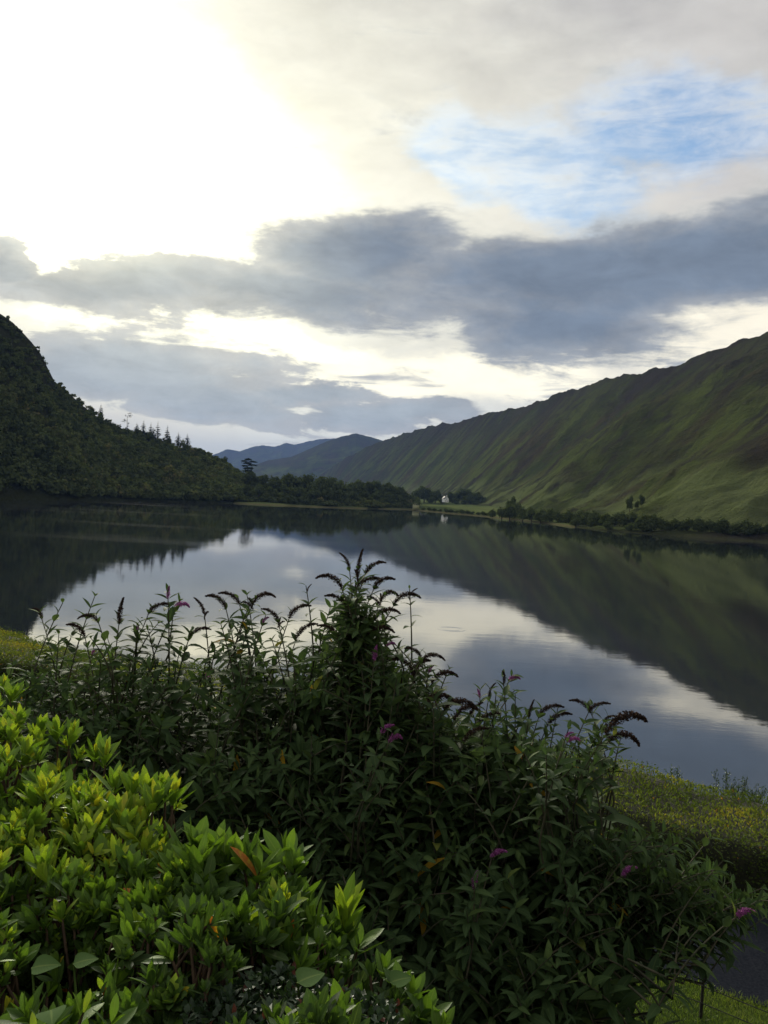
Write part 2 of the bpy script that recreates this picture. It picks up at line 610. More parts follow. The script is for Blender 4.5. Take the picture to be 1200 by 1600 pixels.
# ------------------------------------------------------------------ hills
def hill_mat(name, st=True, wood=False, far=0.0):
    m, T, out = new_mat(name)
    geo = T.node('ShaderNodeNewGeometry')
    pos = geo.outputs['Position']
    z = T.node('ShaderNodeSeparateXYZ', {0: pos}).outputs[2]
    stv = T.node('ShaderNodeAttribute', attribute_name='st').outputs['Vector']
    sm = T.vmath('MULTIPLY', stv, (1 / 85, 1 / 210, 0))
    streak = T.noise(sm, 1.0, 7, .62, dist=.8)
    streak2 = T.noise(T.vmath('MULTIPLY', stv, (1 / 26, 1 / 60, 0)), 1.0, 5, .6, dist=.4)
    patch = T.noise(pos, .009, 7, .65)
    fine = T.noise(pos, .16, 6, .7)
    c = T.mix(T.step(patch, .42, .6), (.028, .042, .013), (.040, .038, .018))
    c = T.mix(T.step(streak, .42, .62), c, (.050, .070, .018))
    c = T.mix(T.step(streak2, .50, .64, 0, .8), c, (.024, .026, .018))
    c = T.mix(T.step(T.math('ADD', T.math('MULTIPLY', streak, .5), T.math('MULTIPLY', fine, .5)), .36, .46, .85, 0), c, (.032, .033, .030))
    c = T.mix(T.step(fine, .56, .72, 0, .5), c, (.080, .084, .034))
    # shade of folds and hollows put into the colour, then dark crags
    hol_shade = T.noise(T.vmath('MULTIPLY', stv, (1 / 150, 1 / 75, 0)), 1.0, 6, .62, dist=.6)
    c = T.mix(T.step(hol_shade, .47, .64, 0, .5), c, (.022, .022, .015))
    c = T.mix(T.step(T.noise(pos, .045, 5, .65), .54, .66, 0, .5), c, (.026, .027, .018))
    # rock towards the crest
    cr = T.node('ShaderNodeSeparateXYZ', {0: stv}).outputs[2]
    rk = T.math('MULTIPLY', T.step(cr, .55, .95), T.step(T.math('ADD', T.math('MULTIPLY', fine, .6), T.math('MULTIPLY', patch, .4)), .38, .5))
    c = T.mix(T.math('MULTIPLY', rk, .6), c, (.030, .030, .024))
    # bright meadow near the foot
    md = T.math('MULTIPLY', T.step(z, 2.5, 6), T.step(z, 20, 42, 1, 0))
    md = T.math('MULTIPLY', md, T.step(T.noise(pos, .02, 3, .5), .44, .56))
    if not wood:
        c = T.mix(T.math('MULTIPLY', md, .75), c, (.080, .108, .036))
    # straw coloured rushes along the water
    c = T.mix(T.step(z, .2, .9, .8, 0), c, (.030, .036, .016))
    if wood:
        c = T.mix(.45, c, (.045, .052, .026))
    c = T.vmath('MULTIPLY', c, (1.55, 1.40, 1.75) if not wood else (1, 1, 1))
    h = T.math('ADD', T.math('MULTIPLY', fine, 1.0), T.math('MULTIPLY', streak2, 1.2))
    b = T.node('ShaderNodeBump', {'Height': h, 'Strength': 1.0, 'Distance': 9.0})
    p = T.node('ShaderNodeBsdfPrincipled', {'Base Color': c, 'Roughness': 1.0, 'Specular IOR Level': 0.0, 'Normal': b.outputs[0]})
    T.l.new(p.outputs[0], out.inputs[0])
    return m


def resample(par, arr, q):
    arr = np.asarray(arr, float)
    return np.stack([np.interp(q, par, arr[:, i]) for i in range(arr.shape[1])], 1)


def hill(name, foot, ridge, ns, nt, mat, amp=8, power=1.15, back=.9, rib=80, rough_ridge=.6, label='', seed=0.0, toe=0.0, crest=0.0):
    """foot, ridge: same number of 3-D points; the slope is spanned between them"""
    foot = np.asarray(foot, float)
    ridge = np.asarray(ridge, float)
    k = np.arange(len(foot))
    # sample more densely where the picture needs it
    qq = np.linspace(0, len(foot) - 1, 4000)
    rq = resample(k, ridge, qq)
    w_ = np.linalg.norm(np.diff(rq[:, :2], axis=0), axis=1) / (np.abs((rq[1:, 1] + rq[:-1, 1]) / 2) + 300)
    cw = np.concatenate([[0], np.cumsum(w_)])
    q = np.interp(np.linspace(0, cw[-1], ns), cw, qq)
    Fp = resample(k, foot, q)
    Rp = resample(k, ridge, q)
    arc = np.concatenate([[0], np.cumsum(np.linalg.norm(np.diff(Rp[:, :2], axis=0), axis=1))])
    tf = np.linspace(-.06, 1, nt)
    tb = np.linspace(1, 1 + back, max(10, nt // 6))[1:]
    t = np.concatenate([tf, tb])
    Tt = t[None, :, None]
    P = Fp[:, None, :2] * (1 - Tt) + Rp[:, None, :2] * Tt
    width = np.linalg.norm(Rp[:, :2] - Fp[:, :2], axis=1)[:, None]
    tt = t[None, :]
    H = Rp[:, 2][:, None]
    up_ = np.clip((tt - toe) / (1 - toe), 0, 1) ** power + np.clip(tt, 0, toe) * .10 * (1 - np.clip(tt, 0, 1))
    prof = np.where(tt <= 1, np.where(tt < 0, tt, up_), 1 - (tt - 1) ** 1.5 * 1.1)
    Z = H * prof + Fp[:, 2][:, None] * np.clip(1 - tt, 0, 1)
    Z = np.where(tt < 0, tt * 60, Z)
    env = np.clip(tt, 0, 1) ** .6 * np.clip(1.0 - tt, 0, 1) ** .7 * 1.6
    sA = arc[:, None] + 0 * tt
    tA = tt * width
    # ribs and gullies running down the slope, wandering
    wander = fbm(sA / 300 + seed, tA / 160) * 120
    amp = amp * np.clip(1.15 - P[..., 1] / 5000, .6, 1)
    rn = fbm((sA + wander) / rib + seed, tA / (rib * 4), 3, .5)
    rid = (np.sqrt(rn * rn + .004) * 2 - .25)
    rid2 = fbm((sA + wander) / (rib * .3) + seed + 9, tA / (rib * .9), 3, .5)
    Z = Z + env * (-amp * rid * 1.2 + amp * .5 * rid2)
    # broad spurs and craggy steps
    big = fbm(P[..., 0] / 260 + seed, P[..., 1] / 420 + seed, 3, .5)
    crag = np.clip(fbm(sA / 60 + seed + 4, tA / 45, 5, .6) - .04, 0, 1)
    Z = Z + env * (amp * 1.4 * big + amp * 1.3 * crag)
    Z = Z + np.clip(tt * 8, 0, 1) * fbm(P[..., 0] / 22 + seed, P[..., 1] / 22, 5, .6) * amp * .35 * (1 - .6 * np.clip(tt, 0, 1))
    Z = Z + np.exp(-((tt - 1) / .07) ** 2) * (fbm(sA / 18 + seed, tA / 30, 4, .6) * rough_ridge * 2 + crest * np.clip(fbm(sA / 70 + seed + 3, tA / 60, 5, .62), -.3, .3))
    V = np.concatenate([P, Z[..., None]], -1)
    st = np.stack([sA, tA, np.clip(tt, 0, 1.0) + 0 * sA], -1)
    me = mesh_np(name, V.reshape(-1, 3), grid_faces(len(q), len(t)), mat, True, {'st': st.reshape(-1, 3)})
    o = link(name, me)
    tag(o, label, 'hill', kind='structure')
    return V, t


HM = hill_mat('moorland hillside')


def W3(px, py, D, dz=0.0):
    p = at(px, py, D)
    return (p.x, p.y, p.z + dz)


# right mountain: ridge points (px, py, distance) and the foot of the slope for each
RR = [(1200, 517, 700), (1165, 530, 745), (1130, 547, 790), (1100, 557, 830), (1050, 572, 900), (1010, 582, 960), (975, 583, 1020),
      (945, 592, 1085), (910, 603, 1170), (880, 617, 1250), (850, 624, 1330), (830, 632, 1390), (800, 640, 1490), (775, 642, 1580),
      (740, 652, 1700), (720, 660, 1800), (690, 663, 1950), (670, 668, 2080), (640, 675, 2280), (615, 682, 2450), (595, 689, 2600), (565, 703, 2820), (530, 722, 3100), (490, 750, 3400)]
rr = [(400, -1400, 150), (380, -600, 165), (352, 0, 160), (345, 300, 158), (335, 500, 158)] + [W3(a, b, d) for a, b, d in RR]
RF = [(1200, 279), (1185, 280), (1170, 281), (1150, 283), (1100, 290), (1050, 298), (1000, 307), (960, 318), (915, 340), (880, 368), (850, 400), (825, 430),
      (800, 470), (780, 520), (765, 600), (755, 700), (735, 830), (710, 960), (690, 1120), (665, 1320), (640, 1520), (600, 1900), (550, 2400), (500, 2900)]
rf = [(230, -1400, 0), (210, -600, 0), (190, -100, 0), (165, 120, 0), (140, 235, 0)]
for a, d in RF:
    p = at(a, 800, d)
    rf.append((p.x, p.y, 0 if d < 520 else min(7, (d - 520) / 60)))
# pair every ridge point with the foot of the slope straight below it, so that gullies run down the fall line
_rf = np.array(rf)
_rr = np.array(rr)
_o = np.argsort(_rf[:, 1])
_yf = np.clip(_rr[:, 1] * np.interp(_rr[:, 1], [0, 700, 1290, 1850, 2600], [.8, .63, .87, 1.08, 1.12]), -1400, _rf[:, 1].max() - 20 + _rr[:, 1] * .005)
rf = np.stack([np.interp(_yf, _rf[_o, 1], _rf[_o, 0]), _yf, np.interp(_yf, _rf[_o, 1], _rf[_o, 2])], 1)
VR, TR = hill('hill', rf, rr, 900, 230, HM, amp=26, power=1.1, rib=300, toe=.07, crest=19, rough_ridge=.35, label='long green mountain slope on the right side of the lake', seed=2.3)

# middle hill behind it
MM = [(380, 745), (400, 730), (420, 719), (440, 716), (455, 714), (480, 703), (510, 690), (530, 683), (556, 677), (580, 683), (600, 689), (640, 700), (700, 720)]
hill('hill', [W3(a - 60 + 1.1 * (a - 500), 775, 3400) for a, b in MM], [W3(a, b, 4300) for a, b in MM], 260, 60, HM, amp=22, power=1.0, rib=160, rough_ridge=2,
     label='rounded dark hill at the head of the valley', seed=5.1)
BB = [(240, 745), (300, 722), (335, 710), (355, 702), (375, 705), (395, 698), (410, 696), (430, 698), (447, 692), (460, 695), (480, 690), (500, 686), (522, 685), (560, 690), (640, 700), (760, 730)]
hill('hill', [W3(a - 40, 772, 6300) for a, b in BB], [W3(a, b, 7900) for a, b in BB], 260, 50, HM, back=.5, amp=35, power=1.0, rib=420, rough_ridge=5,
     label='far blue mountain range beyond the valley', seed=8.8)

# left wooded hill
LW = hill_mat('wooded hillside floor', wood=True)
LL = [(0, 489, 480), (20, 504, 484), (40, 524, 488), (58, 545, 492), (72, 566, 497), (80, 592, 500), (105, 612, 515), (130, 634, 530), (150, 650, 540), (180, 670, 560), (200, 675, 572),
      (250, 691, 590), (300, 704, 605), (345, 720, 625), (365, 737, 640), (400, 760, 655), (450, 766, 665), (540, 771, 690), (600, 775, 700), (650, 782, 705)]
LFt = [(-10, 330), (10, 336), (30, 343), (50, 350), (70, 358), (85, 366), (105, 375), (130, 388), (150, 400), (180, 415), (200, 425),
       (250, 455), (300, 480), (345, 500), (365, 506), (400, 512), (450, 518), (540, 540), (600, 575), (645, 610)]
lr = [(-900, -500, 120), (-700, -100, 170), (-480, 120, 175), (-360, 280, 160), (-290, 380, 133)] + [W3(a, b, d) for a, b, d in LL]
lf = [(-600, -500, 0), (-420, -100, 0), (-300, 90, 0), (-230, 200, 0), (-185, 275, 0)]
for a, d in LFt:
    p = at(a, 800, d)
    lf.append((p.x, p.y, 0))
VL, TL = hill('hill', lf, lr, 420, 90, LW, amp=5, power=1.0, rib=60, label='steep wooded hill on the left shore', seed=4.4, back=.7)

# valley floor
def make_valley():
    us = np.linspace(360, 900, 70)
    ds = np.concatenate([np.linspace(0, 1, 40)])
    V = []
    for a in us:
        d0 = np.interp(a, [360, 500, 560, 600, 640, 700, 760, 900], [506, 525, 550, 580, 615, 540, 490, 350])
        for t in ds:
            d = d0 - 10 + (3600 - d0) * t ** 2.2
            p = at(a, 790, d)
            z = np.interp(d - d0, [-10, 0, 12, 60, 400, 1200, 3200], [-1.2, 0, .9, 1.6, 6.3, 6.8, 4])
            V.append((p.x, p.y, z + float(fbm(p.x / 30, p.y / 30)) * min(1.2, max(0, (d - d0)) / 30)))
    m, T, out = new_mat('valley meadow')
    pos = T.node('ShaderNodeNewGeometry').outputs['Position']
    z = T.node('ShaderNodeSeparateXYZ', {0: pos}).outputs[2]
    n = T.noise(T.vmath('MULTIPLY', pos, (1, .3, 1)), .02, 5, .6)
    c = T.mix(T.step(n, .42, .6), (.040, .054, .022), (.085, .105, .040))
    c = T.mix(T.step(z, .2, .9, .9, 0), c, (.080, .074, .040))
    p = T.node('ShaderNodeBsdfPrincipled', {'Base Color': c, 'Roughness': 1.0, 'Specular IOR Level': 0.0})
    T.l.new(p.outputs[0], out.inputs[0])
    o = link('valley_floor', mesh_np('valley_floor', V, grid_faces(len(us), len(ds)), m))
    tag(o, 'flat meadows at the far end of the lake', 'meadow', kind='structure')


make_valley()

# ------------------------------------------------------------------ trees
WOODG = leaf_mat('woodland leaves', [(0, (.042, .056, .026)), (.5, (.070, .090, .038)), (.85, (.098, .114, .044)), (1, (.125, .112, .052))], .2, .9, .0, (1.1, 1.2, .6))
CONG = leaf_mat('conifer needles', [(0, (.012, .018, .011)), (1, (.030, .042, .020))], .15, .9, .0, (1.1, 1.2, .7))
BARK = simple_mat('grey bark', (.045, .038, .030), (.085, .072, .058), 6, .9, .5, .05)


def flakes(soup, P, D, N, s, tint):
    B = np.cross(D, N)
    h = s[:, None] * .5
    V = np.stack([P - D * h, P + B * h * .7, P + D * h, P - B * h * .7], 1)
    n = len(P)
    lv = np.zeros((n * 4, 3))
    soup.add(V.reshape(-1, 3), np.arange(n * 4).reshape(n, 4), tint=np.repeat(tint, 4), lv=lv)


def clumps(soup, C, rad, n, size, tint, flat=.8, shell=.55):
    """crown of small leaf sprays round centre C (one tree)"""
    d = unit(RNG.normal(0, 1, (n, 3)))
    d[:, 2] = np.where(d[:, 2] < -.35, -d[:, 2], d[:, 2])
    lob = 1 + .35 * np.sin(d[:, 0] * 4.1 + C[0]) * np.cos(d[:, 1] * 3.7 + C[1]) + .15 * np.sin(d[:, 2] * 9 + C[0])
    r = (shell + (1 - shell) * RNG.random(n)) * lob
    P = np.array(C) + d * r[:, None] * np.array(rad)
    N = unit(d + RNG.normal(0, .45, (n, 3)))
    D = unit(np.cross(N, RNG.normal(0, 1, (n, 3))))
    s = size * RNG.uniform(.6, 1.5, n)
    flakes(soup, P, D, N, s * 1.15, np.clip(tint + RNG.normal(0, .10, n) + .12 * lob - .12, 0, 1))


def hill_sample(V, t, i, tv):
    """point on a hill surface by fractional indices"""
    j = np.searchsorted(t, tv)
    return V[i, min(j, V.shape[1] - 1)]


# the wood that covers the left hill: one mass, nobody could count it
wood = Soup()
ni = VL.shape[0]
_rx = VL[:, int(np.argmin(abs(TL - 1))), :]
_ctl = np.interp(_rx[:, 0], np.array(lr)[:, 0], np.arange(len(lr)))   # control index of every slope column
i0 = int(np.argmin(abs(_ctl - 3.3)))
_wid = np.linalg.norm(VL[:, int(np.argmin(abs(TL - 1))), :] - VL[:, int(np.argmin(abs(TL))), :], axis=1)
_spc = np.linalg.norm(np.gradient(_rx[:, :2], axis=0), axis=1)
_wt = (_wid + 15) * _spc
_wt[:i0] = 0
_wt /= _wt.sum()
for k in range(6500):
    i = int(RNG.choice(ni, p=_wt))
    tv = float(RNG.random() ** .9)
    p = hill_sample(VL, TL, i, max(.03, tv))
    mixf = RNG.random()
    p = p * (1 - mixf) + hill_sample(VL, TL, min(i + 1, ni - 1), max(.03, tv + RNG.normal(0, .006))) * mixf
    frac = _ctl[i] - 5          # control index inside LL
    steep = np.interp(frac, [-2, 3, 6, 9, 20], [1, 1, .75, .3, 0])
    h = 1.0 - .62 * np.clip((tv - .45) * 2, 0, 1) * steep
    if p[2] < .6:
        continue
    rr_ = RNG.uniform(2.2, 4.4) * h
    hh = RNG.uniform(1.9, 3.4) * h * float(np.clip(RNG.lognormal(0, .3), .6, 1.7))
    if tv > .8:
        hh *= .75
        rr_ *= .8
    if frac > 14.0:
        hh *= .55
        if p[2] > 9:
            continue
    t0 = float(np.clip(.45 + RNG.normal(0, .2) + .9 * float(fbm(p[0] / 40, p[1] / 40 + p[2] / 30)), 0, .95))
    clumps(wood, (p[0], p[1], p[2] + hh * .55 + RNG.random() ** 3 * 2.2 * h), (rr_, rr_, hh), int(70 + 60 * h), .85 * h + .3, t0)
o = link('woodland', wood.mesh('woodland', WOODG))
tag(o, 'dense dark woodland covering the left hillside', 'woodland', kind='stuff')


def broadleaf_meshes(kind):
    s = Soup()
    h = 9.0
    nl = 8
    zc, zr = .52, .25
    if kind == 3:      # bushy, low, leafy to the ground
        h = 4.0
        zc, zr = .42, .42
    for q in range(nl):
        a = q * 2.4 + kind
        up = (q % 3) / 2.0
        rr2 = h * (.30 - .17 * up) * (0 if q == 0 else 1)
        c = (math.cos(a) * rr2, math.sin(a) * rr2, h * (zc - .20 + .36 * up + .05 * math.sin(q * 1.7 + kind)))
        clumps(s, c, (h * .25, h * .25, h * zr), 170, h * .065 + .12, .42)
    st = Soup()
    tube(st, [(0, 0, -.5), (.1, 0, h * .25), (0, .1, h * .6)], [h * .04, h * .03, h * .012], 5)
    for q in range(4):
        a = q * 1.6 + kind
        tube(st, [(0, 0, h * .3), (math.cos(a) * h * .12, math.sin(a) * h * .12, h * .5), (math.cos(a) * h * .22, math.sin(a) * h * .22, h * .66)], [h * .018, h * .012, h * .005], 4)
    return s.mesh('crown', WOODG), st.mesh('trunk', BARK)


BM = [broadleaf_meshes(k) for k in range(4)]


def tree_from(name, meshes, loc, sc, rz, label, cat, group):
    e = bpy.data.objects.new(name, None)
    COL.objects.link(e)
    e.location = loc
    e.scale = sc if isinstance(sc, tuple) else (sc, sc, sc)
    e.rotation_euler = (0, 0, rz)
    tag(e, label, cat, group)
    for nm, me in zip(('crown', 'trunk'), meshes):
        link(nm, me, e)
    return e


def zhill(V, x, y):
    f = V.reshape(-1, 3)
    d = (f[:, 0] - x) ** 2 + (f[:, 1] - y) ** 2
    return float(f[int(np.argmin(d)), 2])


def place(px, py_base, D, V=None, zmin=None):
    p = at(px, py_base, D)
    z = p.z
    if V is not None:
        z = zhill(V, p.x, p.y)
    return (p.x, p.y, z)


# far shore wood, tree by tree: (px, top py, distance)
FS = [(388, 737, 585), (380, 738, 592), (372, 740, 600), (398, 738, 590), (412, 741, 600), (428, 742, 585), (443, 743, 600), (458, 739, 585), (470, 744, 600), (484, 741, 590), (497, 745, 570), (508, 742, 600), (520, 746, 585),
      (533, 750, 600), (546, 752, 610), (556, 750, 620), (567, 752, 640), (580, 750, 640), (592, 752, 650), (603, 753, 650), (614, 757, 650), (624, 760, 655), (633, 766, 655), (641, 772, 660),
      (385, 757, 545), (405, 756, 545), (425, 759, 550), (447, 757, 548), (468, 760, 550), (490, 759, 555), (512, 762, 560), (535, 764, 570), (552, 766, 585), (572, 767, 600), (590, 766, 605), (608, 768, 620), (625, 773, 630)]
for k, (a, b, d) in enumerate(FS):
    base = at(a, b, d)
    g = max(1.0, zhill(VL, base.x, base.y)) if a < 640 else 2.0
    htree = max(3.5, base.z - g)
    m = BM[k % 3]
    s = htree / 8.6
    wdt = max(.95, min(1.5, 9 / htree)) * s
    tree_from('broadleaf_tree', m, (base.x, base.y, g), (wdt, wdt, s), k * 1.3,
              'dark rounded broadleaf tree in the wood along the far lake shore', 'tree', 'broadleaf trees on the far shore')

# trees round the white house
HT = [(655, 762, 830), (664, 758, 840), (672, 763, 835), (681, 765, 830), (689, 771, 840), (707, 769, 850), (716, 766, 860), (726, 762, 850), (735, 765, 855), (744, 768, 850), (753, 772, 845), (762, 779, 850), (676, 775, 800), (690, 778, 800), (712, 778, 810), (728, 777, 815), (742, 779, 815)]
for k, (a, b, d) in enumerate(HT):
    base = at(a, b, d)
    g = 3.0
    s = max(2.2, base.z - g) / 8.6
    w_ = max(s, .8)
    tree_from('broadleaf_tree', BM[(k + 1) % 3], (base.x, base.y, g), (w_, w_, s), k * 2.1,
              'dark tree in the clump sheltering the white cottage', 'tree', 'trees round the white cottage')

# bushes along the right shore
RB = [(770, 791, 455), (785, 787, 440), (798, 780, 440), (806, 776, 455), (818, 785, 425), (832, 786, 415), (846, 788, 405), (860, 786, 400), (874, 790, 390), (890, 790, 380), (906, 788, 375), (918, 790, 368),
      (932, 790, 360), (948, 794, 350), (962, 793, 345), (975, 792, 342), (992, 793, 338), (1006, 794, 332), (1020, 793, 330), (1036, 800, 322), (1056, 803, 318), (1074, 801, 315), (1092, 800, 315), (1112, 805, 312), (1130, 800, 312),
      (1150, 808, 308), (1168, 803, 308), (1186, 810, 305), (1204, 808, 300),
      (985, 812, 322), (1012, 815, 315), (1044, 818, 308), (1066, 822, 303), (1100, 820, 298), (1122, 824, 295), (1146, 822, 292), (1172, 826, 289), (1196, 824, 287), (950, 808, 330), (925, 806, 345), (900, 803, 358)]
for k, (a, b, d) in enumerate(RB):
    base = at(a, b, d)
    if a > 1000:
        base = at(a, b, np.interp(a, [1000, 1200], [318, 292]))
    g = max(.4, zhill(VR, base.x, base.y))
    hb = max(2.0, (base.z - g) * .72)
    s = hb / 3.9
    w_ = max(s, .85) * 1.2
    tree_from('shore_bush', BM[3], (base.x, base.y, g - .2), (w_, w_, s), k * 1.7,
              'dark scrubby bush in the line along the right lake shore', 'bush', 'bushes along the right shore')
for k, a in enumerate([662, 671, 679, 688, 697, 705, 714, 722, 731, 739, 748, 756, 764]):
    d = np.interp(a, [640, 700, 760], [615, 540, 490]) + 7
    base = at(a, 790, d)
    s = (1.7 + .9 * ((k * 37) % 10) / 10) / 3.9
    tree_from('shore_bush', BM[3], (base.x, base.y, .5), (s * 2.4, s * 1.6, s), k * 1.9,
              'low dark bush on the meadow shore in front of the white cottage', 'bush', 'low bushes on the meadow shore')
for k, (a, b, d) in enumerate([(985, 775, 372), (1003, 772, 380), (996, 781, 365), (800, 776, 470)]):
    base = at(a, b, d)
    g = zhill(VR, base.x, base.y)
    s = max(3.5, base.z - g) / 8.6
    tree_from('broadleaf_tree', BM[k % 3], (base.x, base.y, g), (s * .55, s * .55, s), k * 2.2,
              ['thin airy tree standing taller than the bushes on the right slope', 'thin tree right beside the tallest one on the right slope',
               'small tree low in front of the pair on the right slope', 'leafy tree sticking up at the left end of the right shore bushes'][k], 'tree', None)


# conifers on the left skyline
def spruce(h, seed):
    s = Soup()
    rs = np.random.default_rng(seed)
    lv = 11
    for q in range(lv):
        f = q / (lv - 1)
        z = h * (.16 + .82 * f)
        r = min(h * .30, 3.0) * (1 - f) ** .8 + .2
        nb = 9 if f < .8 else 5
        for b in range(nb):
            if rs.random() < .12:
                continue
            a = b / nb * 6.283 + q + rs.random() * .5
            rr2 = r * rs.uniform(.6, 1.1)
            d = np.array([math.cos(a), math.sin(a), -.12])
            n = 5
            P = np.array([0, 0, z]) + d * np.linspace(.1, .9, n)[:, None] * rr2
            leaves(s, P, np.tile(d, (n, 1)) + rs.normal(0, .5, (n, 3)), np.tile([0, 0, 1.], (n, 1)), rr2 * .6, rr2 * .45, .3, 2, 0, rs.random(n), across=2)
    st = Soup()
    tube(st, [(0, 0, -1), (0, 0, h * .5), (0, 0, h)], [h * .02, h * .014, .04], 5)
    return s.mesh('crown', CONG), st.mesh('trunk', BARK)


SP = [(158, 631, 548, .7), (225, 656, 580, 1.0), (236, 660, 585, .9), (247, 658, 588, 1), (262, 664, 592, 1.15), (279, 675, 597, 1.0), (293, 677, 603, 1.05), (240, 667, 585, .8), (214, 660, 575, .9)]
SPL = ['tiny lone conifer highest on the left skyline', 'small conifer right of the scraggly pine on the skyline', 'squat conifer between two taller ones on the skyline', 'bushy conifer in the middle of the skyline row',
       'tallest dense spruce of the skyline row', 'spruce second from the right end of the skyline row', 'rightmost spruce of the skyline row', 'low conifer tucked under the skyline row', 'low conifer just under the scraggly pine']
for k, (a, b, d, q) in enumerate(SP):
    base = at(a, b, d)
    g = zhill(VL, base.x, base.y)
    h = base.z - g + 1
    h = max(4, h)
    tree_from('spruce_tree', spruce(h, k), (base.x, base.y, g - 1), (q * 1.1, q * 1.1, 1), k, SPL[k], 'conifer', None)


def scraggly():
    base = at(199, 646, 572)
    g = zhill(VL, base.x, base.y)
    h = base.z - g
    st = Soup()
    tube(st, [(0, 0, -1), (.2, 0, h * .4), (.0, 0, h * .75), (1.2, 0, h)], [.28, .2, .14, .06], 5)
    s = Soup()
    rs = np.random.default_rng(5)
    for (z, dx, L) in [(.55, -1, 3.2), (.62, -1, 2.6), (.45, 1, 1.4), (.8, 1, 2.6), (.9, 1, 3.0), (1.0, 1, 2.4), (.85, -1, 1.3), (.3, 1, 1.0)]:
        p0 = np.array([.1, 0, h * z])
        p1 = p0 + np.array([dx * L, rs.normal(0, .5), .45])
        tube(st, [p0, (p0 + p1) / 2 + np.array([0, 0, -.1]), p1], [.09, .07, .04], 4)
        n = 16
        P = p0 + (p1 - p0) * rs.uniform(.45, 1.05, (n, 1)) + rs.normal(0, .16, (n, 3))
        leaves(s, P, rs.normal(0, 1, (n, 3)), np.tile([0, 0, 1.], (n, 1)), .75, .5, .1, 2, 0, rs.random(n), across=2)
    tree_from('pine_tree', (s.mesh('crown', CONG), st.mesh('trunk', BARK)), (base.x, base.y, g), 1.0, 0,
              'scraggly half bare pine leaning above the left skyline', 'pine', None)


def flat_pine():
    base = at(388, 717, 600)
    g = max(1, zhill(VL, base.x, base.y))
    h = base.z - g
    st = Soup()
    tube(st, [(0, 0, -1), (-.2, 0, h * .5), (.1, 0, h * .95)], [.4, .3, .12], 6)
    s = Soup()
    for (x, z, rx, rz, n) in [(0, .97, 2.6, .9, 200), (-3.0, .91, 2.2, .7, 140), (3.2, .90, 2.6, .8, 160), (-.5, .84, 3.2, .9, 200), (2.8, .78, 3.2, .9, 200), (-2.6, .74, 2.6, .8, 140), (.5, .66, 4.2, 1.2, 260), (0, .56, 4.4, 1.3, 260)]:
        clumps(s, (x, 0, h * z), (rx, rx * .8, rz), n, .7, .3)
        tube(st, [(0, 0, h * (z - .12)), (x * .8, 0, h * z - .3)], [.12, .05], 4)
    tree_from('pine_tree', (s.mesh('crown', CONG), st.mesh('trunk', BARK)), (base.x, base.y, g), 1.0, 0,
              'flat topped dark pine rising in front of the blue mountains', 'pine', None)


scraggly()
flat_pine()

# ------------------------------------------------------------------ cottage and boathouse
def cottage():
    p = at(698, 783, 792)
    g = 6.0
    wh = simple_mat('white render', (.78, .78, .76), (.84, .84, .82), 1.5, .8, .1)
    sl = simple_mat('slate roof', (.06, .065, .075), (.09, .095, .10), 3, .7, .3, .02)
    gl = simple_mat('dark window glass', (.02, .022, .025), (.03, .03, .035), 3, .2, 0)
    e = bpy.data.objects.new('cottage', None)
    COL.objects.link(e)
    e.location = (p.x, p.y, g)
    e.rotation_euler = (0, 0, R(24))
    e.scale = (.85, .85, .85)
    tag(e, 'small white gabled cottage between dark trees at the valley foot', 'cottage')
    w, l, hw, hr = 4.6, 6.5, 4.0, 2.2
    V = [(-w / 2, 0, 0), (w / 2, 0, 0), (w / 2, 0, hw), (0, 0, hw + hr), (-w / 2, 0, hw), (-w / 2, l, 0), (w / 2, l, 0), (w / 2, l, hw), (0, l, hw + hr), (-w / 2, l, hw)]
    me = bpy.data.meshes.new('wall')
    me.from_pydata(V, [], [(0, 1, 2, 3, 4), (9, 8, 7, 6, 5), (0, 4, 9, 5), (1, 6, 7, 2), (0, 5, 6, 1)])
    me.materials.append(wh)
    link('wall', me, e)
    s = Soup()
    for sx in (-1, 1):
        a = np.array([0, -.25, hw + hr + .1])
        b = np.array([sx * (w / 2 + .3), -.25, hw - .12])
        th = np.array([0, 0, .16])
        L = np.array([0, l + .5, 0])
        s.add([a, b, b + L, a + L, a + th, b + th, b + L + th, a + L + th], [(3, 2, 1, 0), (4, 5, 6, 7), (0, 1, 5, 4), (1, 2, 6, 5), (2, 3, 7, 6)])
    rf_ = link('roof', s.mesh('roof', sl, smooth=False), e)
    c = Soup()
    box(c, (0, .45, hw + hr + .55), (.8, .7, 1.1))
    link('chimney', c.mesh('chimney', wh, smooth=False), rf_)
    for x, z in ((-1.1, 1.4), (1.1, 1.4), (0, 3.6)):
        c = Soup()
        box(c, (x, -.02, z), (.8, .08, 1.0))
        link('window', c.mesh('window', gl, smooth=False), e)
    # boathouse
    p = onz(650, 795, .4)
    p = at(650, 795, 606)
    e = bpy.data.objects.new('boathouse', None)
    COL.objects.link(e)
    e.location = (p.x, p.y, .9)
    tag(e, 'tiny pale yellow shed at the water edge of the far shore', 'shed')
    ye = simple_mat('pale yellow boards', (.26, .27, .14), (.32, .32, .18), 2, .8, .1)
    s = Soup()
    box(s, (0, 1.5, 1.2), (4.6, 3, 3.0))
    link('wall', s.mesh('wall', ye, smooth=False), e)
    s = Soup()
    for sx in (-1, 1):
        a = np.array([0, -.2, 3.5])
        b = np.array([sx * 2.6, -.2, 2.7])
        th = np.array([0, 0, .14])
        L = np.array([0, 3.4, 0])
        s.add([a, b, b + L, a + L, a + th, b + th, b + L + th, a + L + th], [(3, 2, 1, 0), (4, 5, 6, 7), (0, 1, 5, 4), (1, 2, 6, 5), (2, 3, 7, 6)])
    link('roof', s.mesh('roof', ye, smooth=False), e)


cottage()

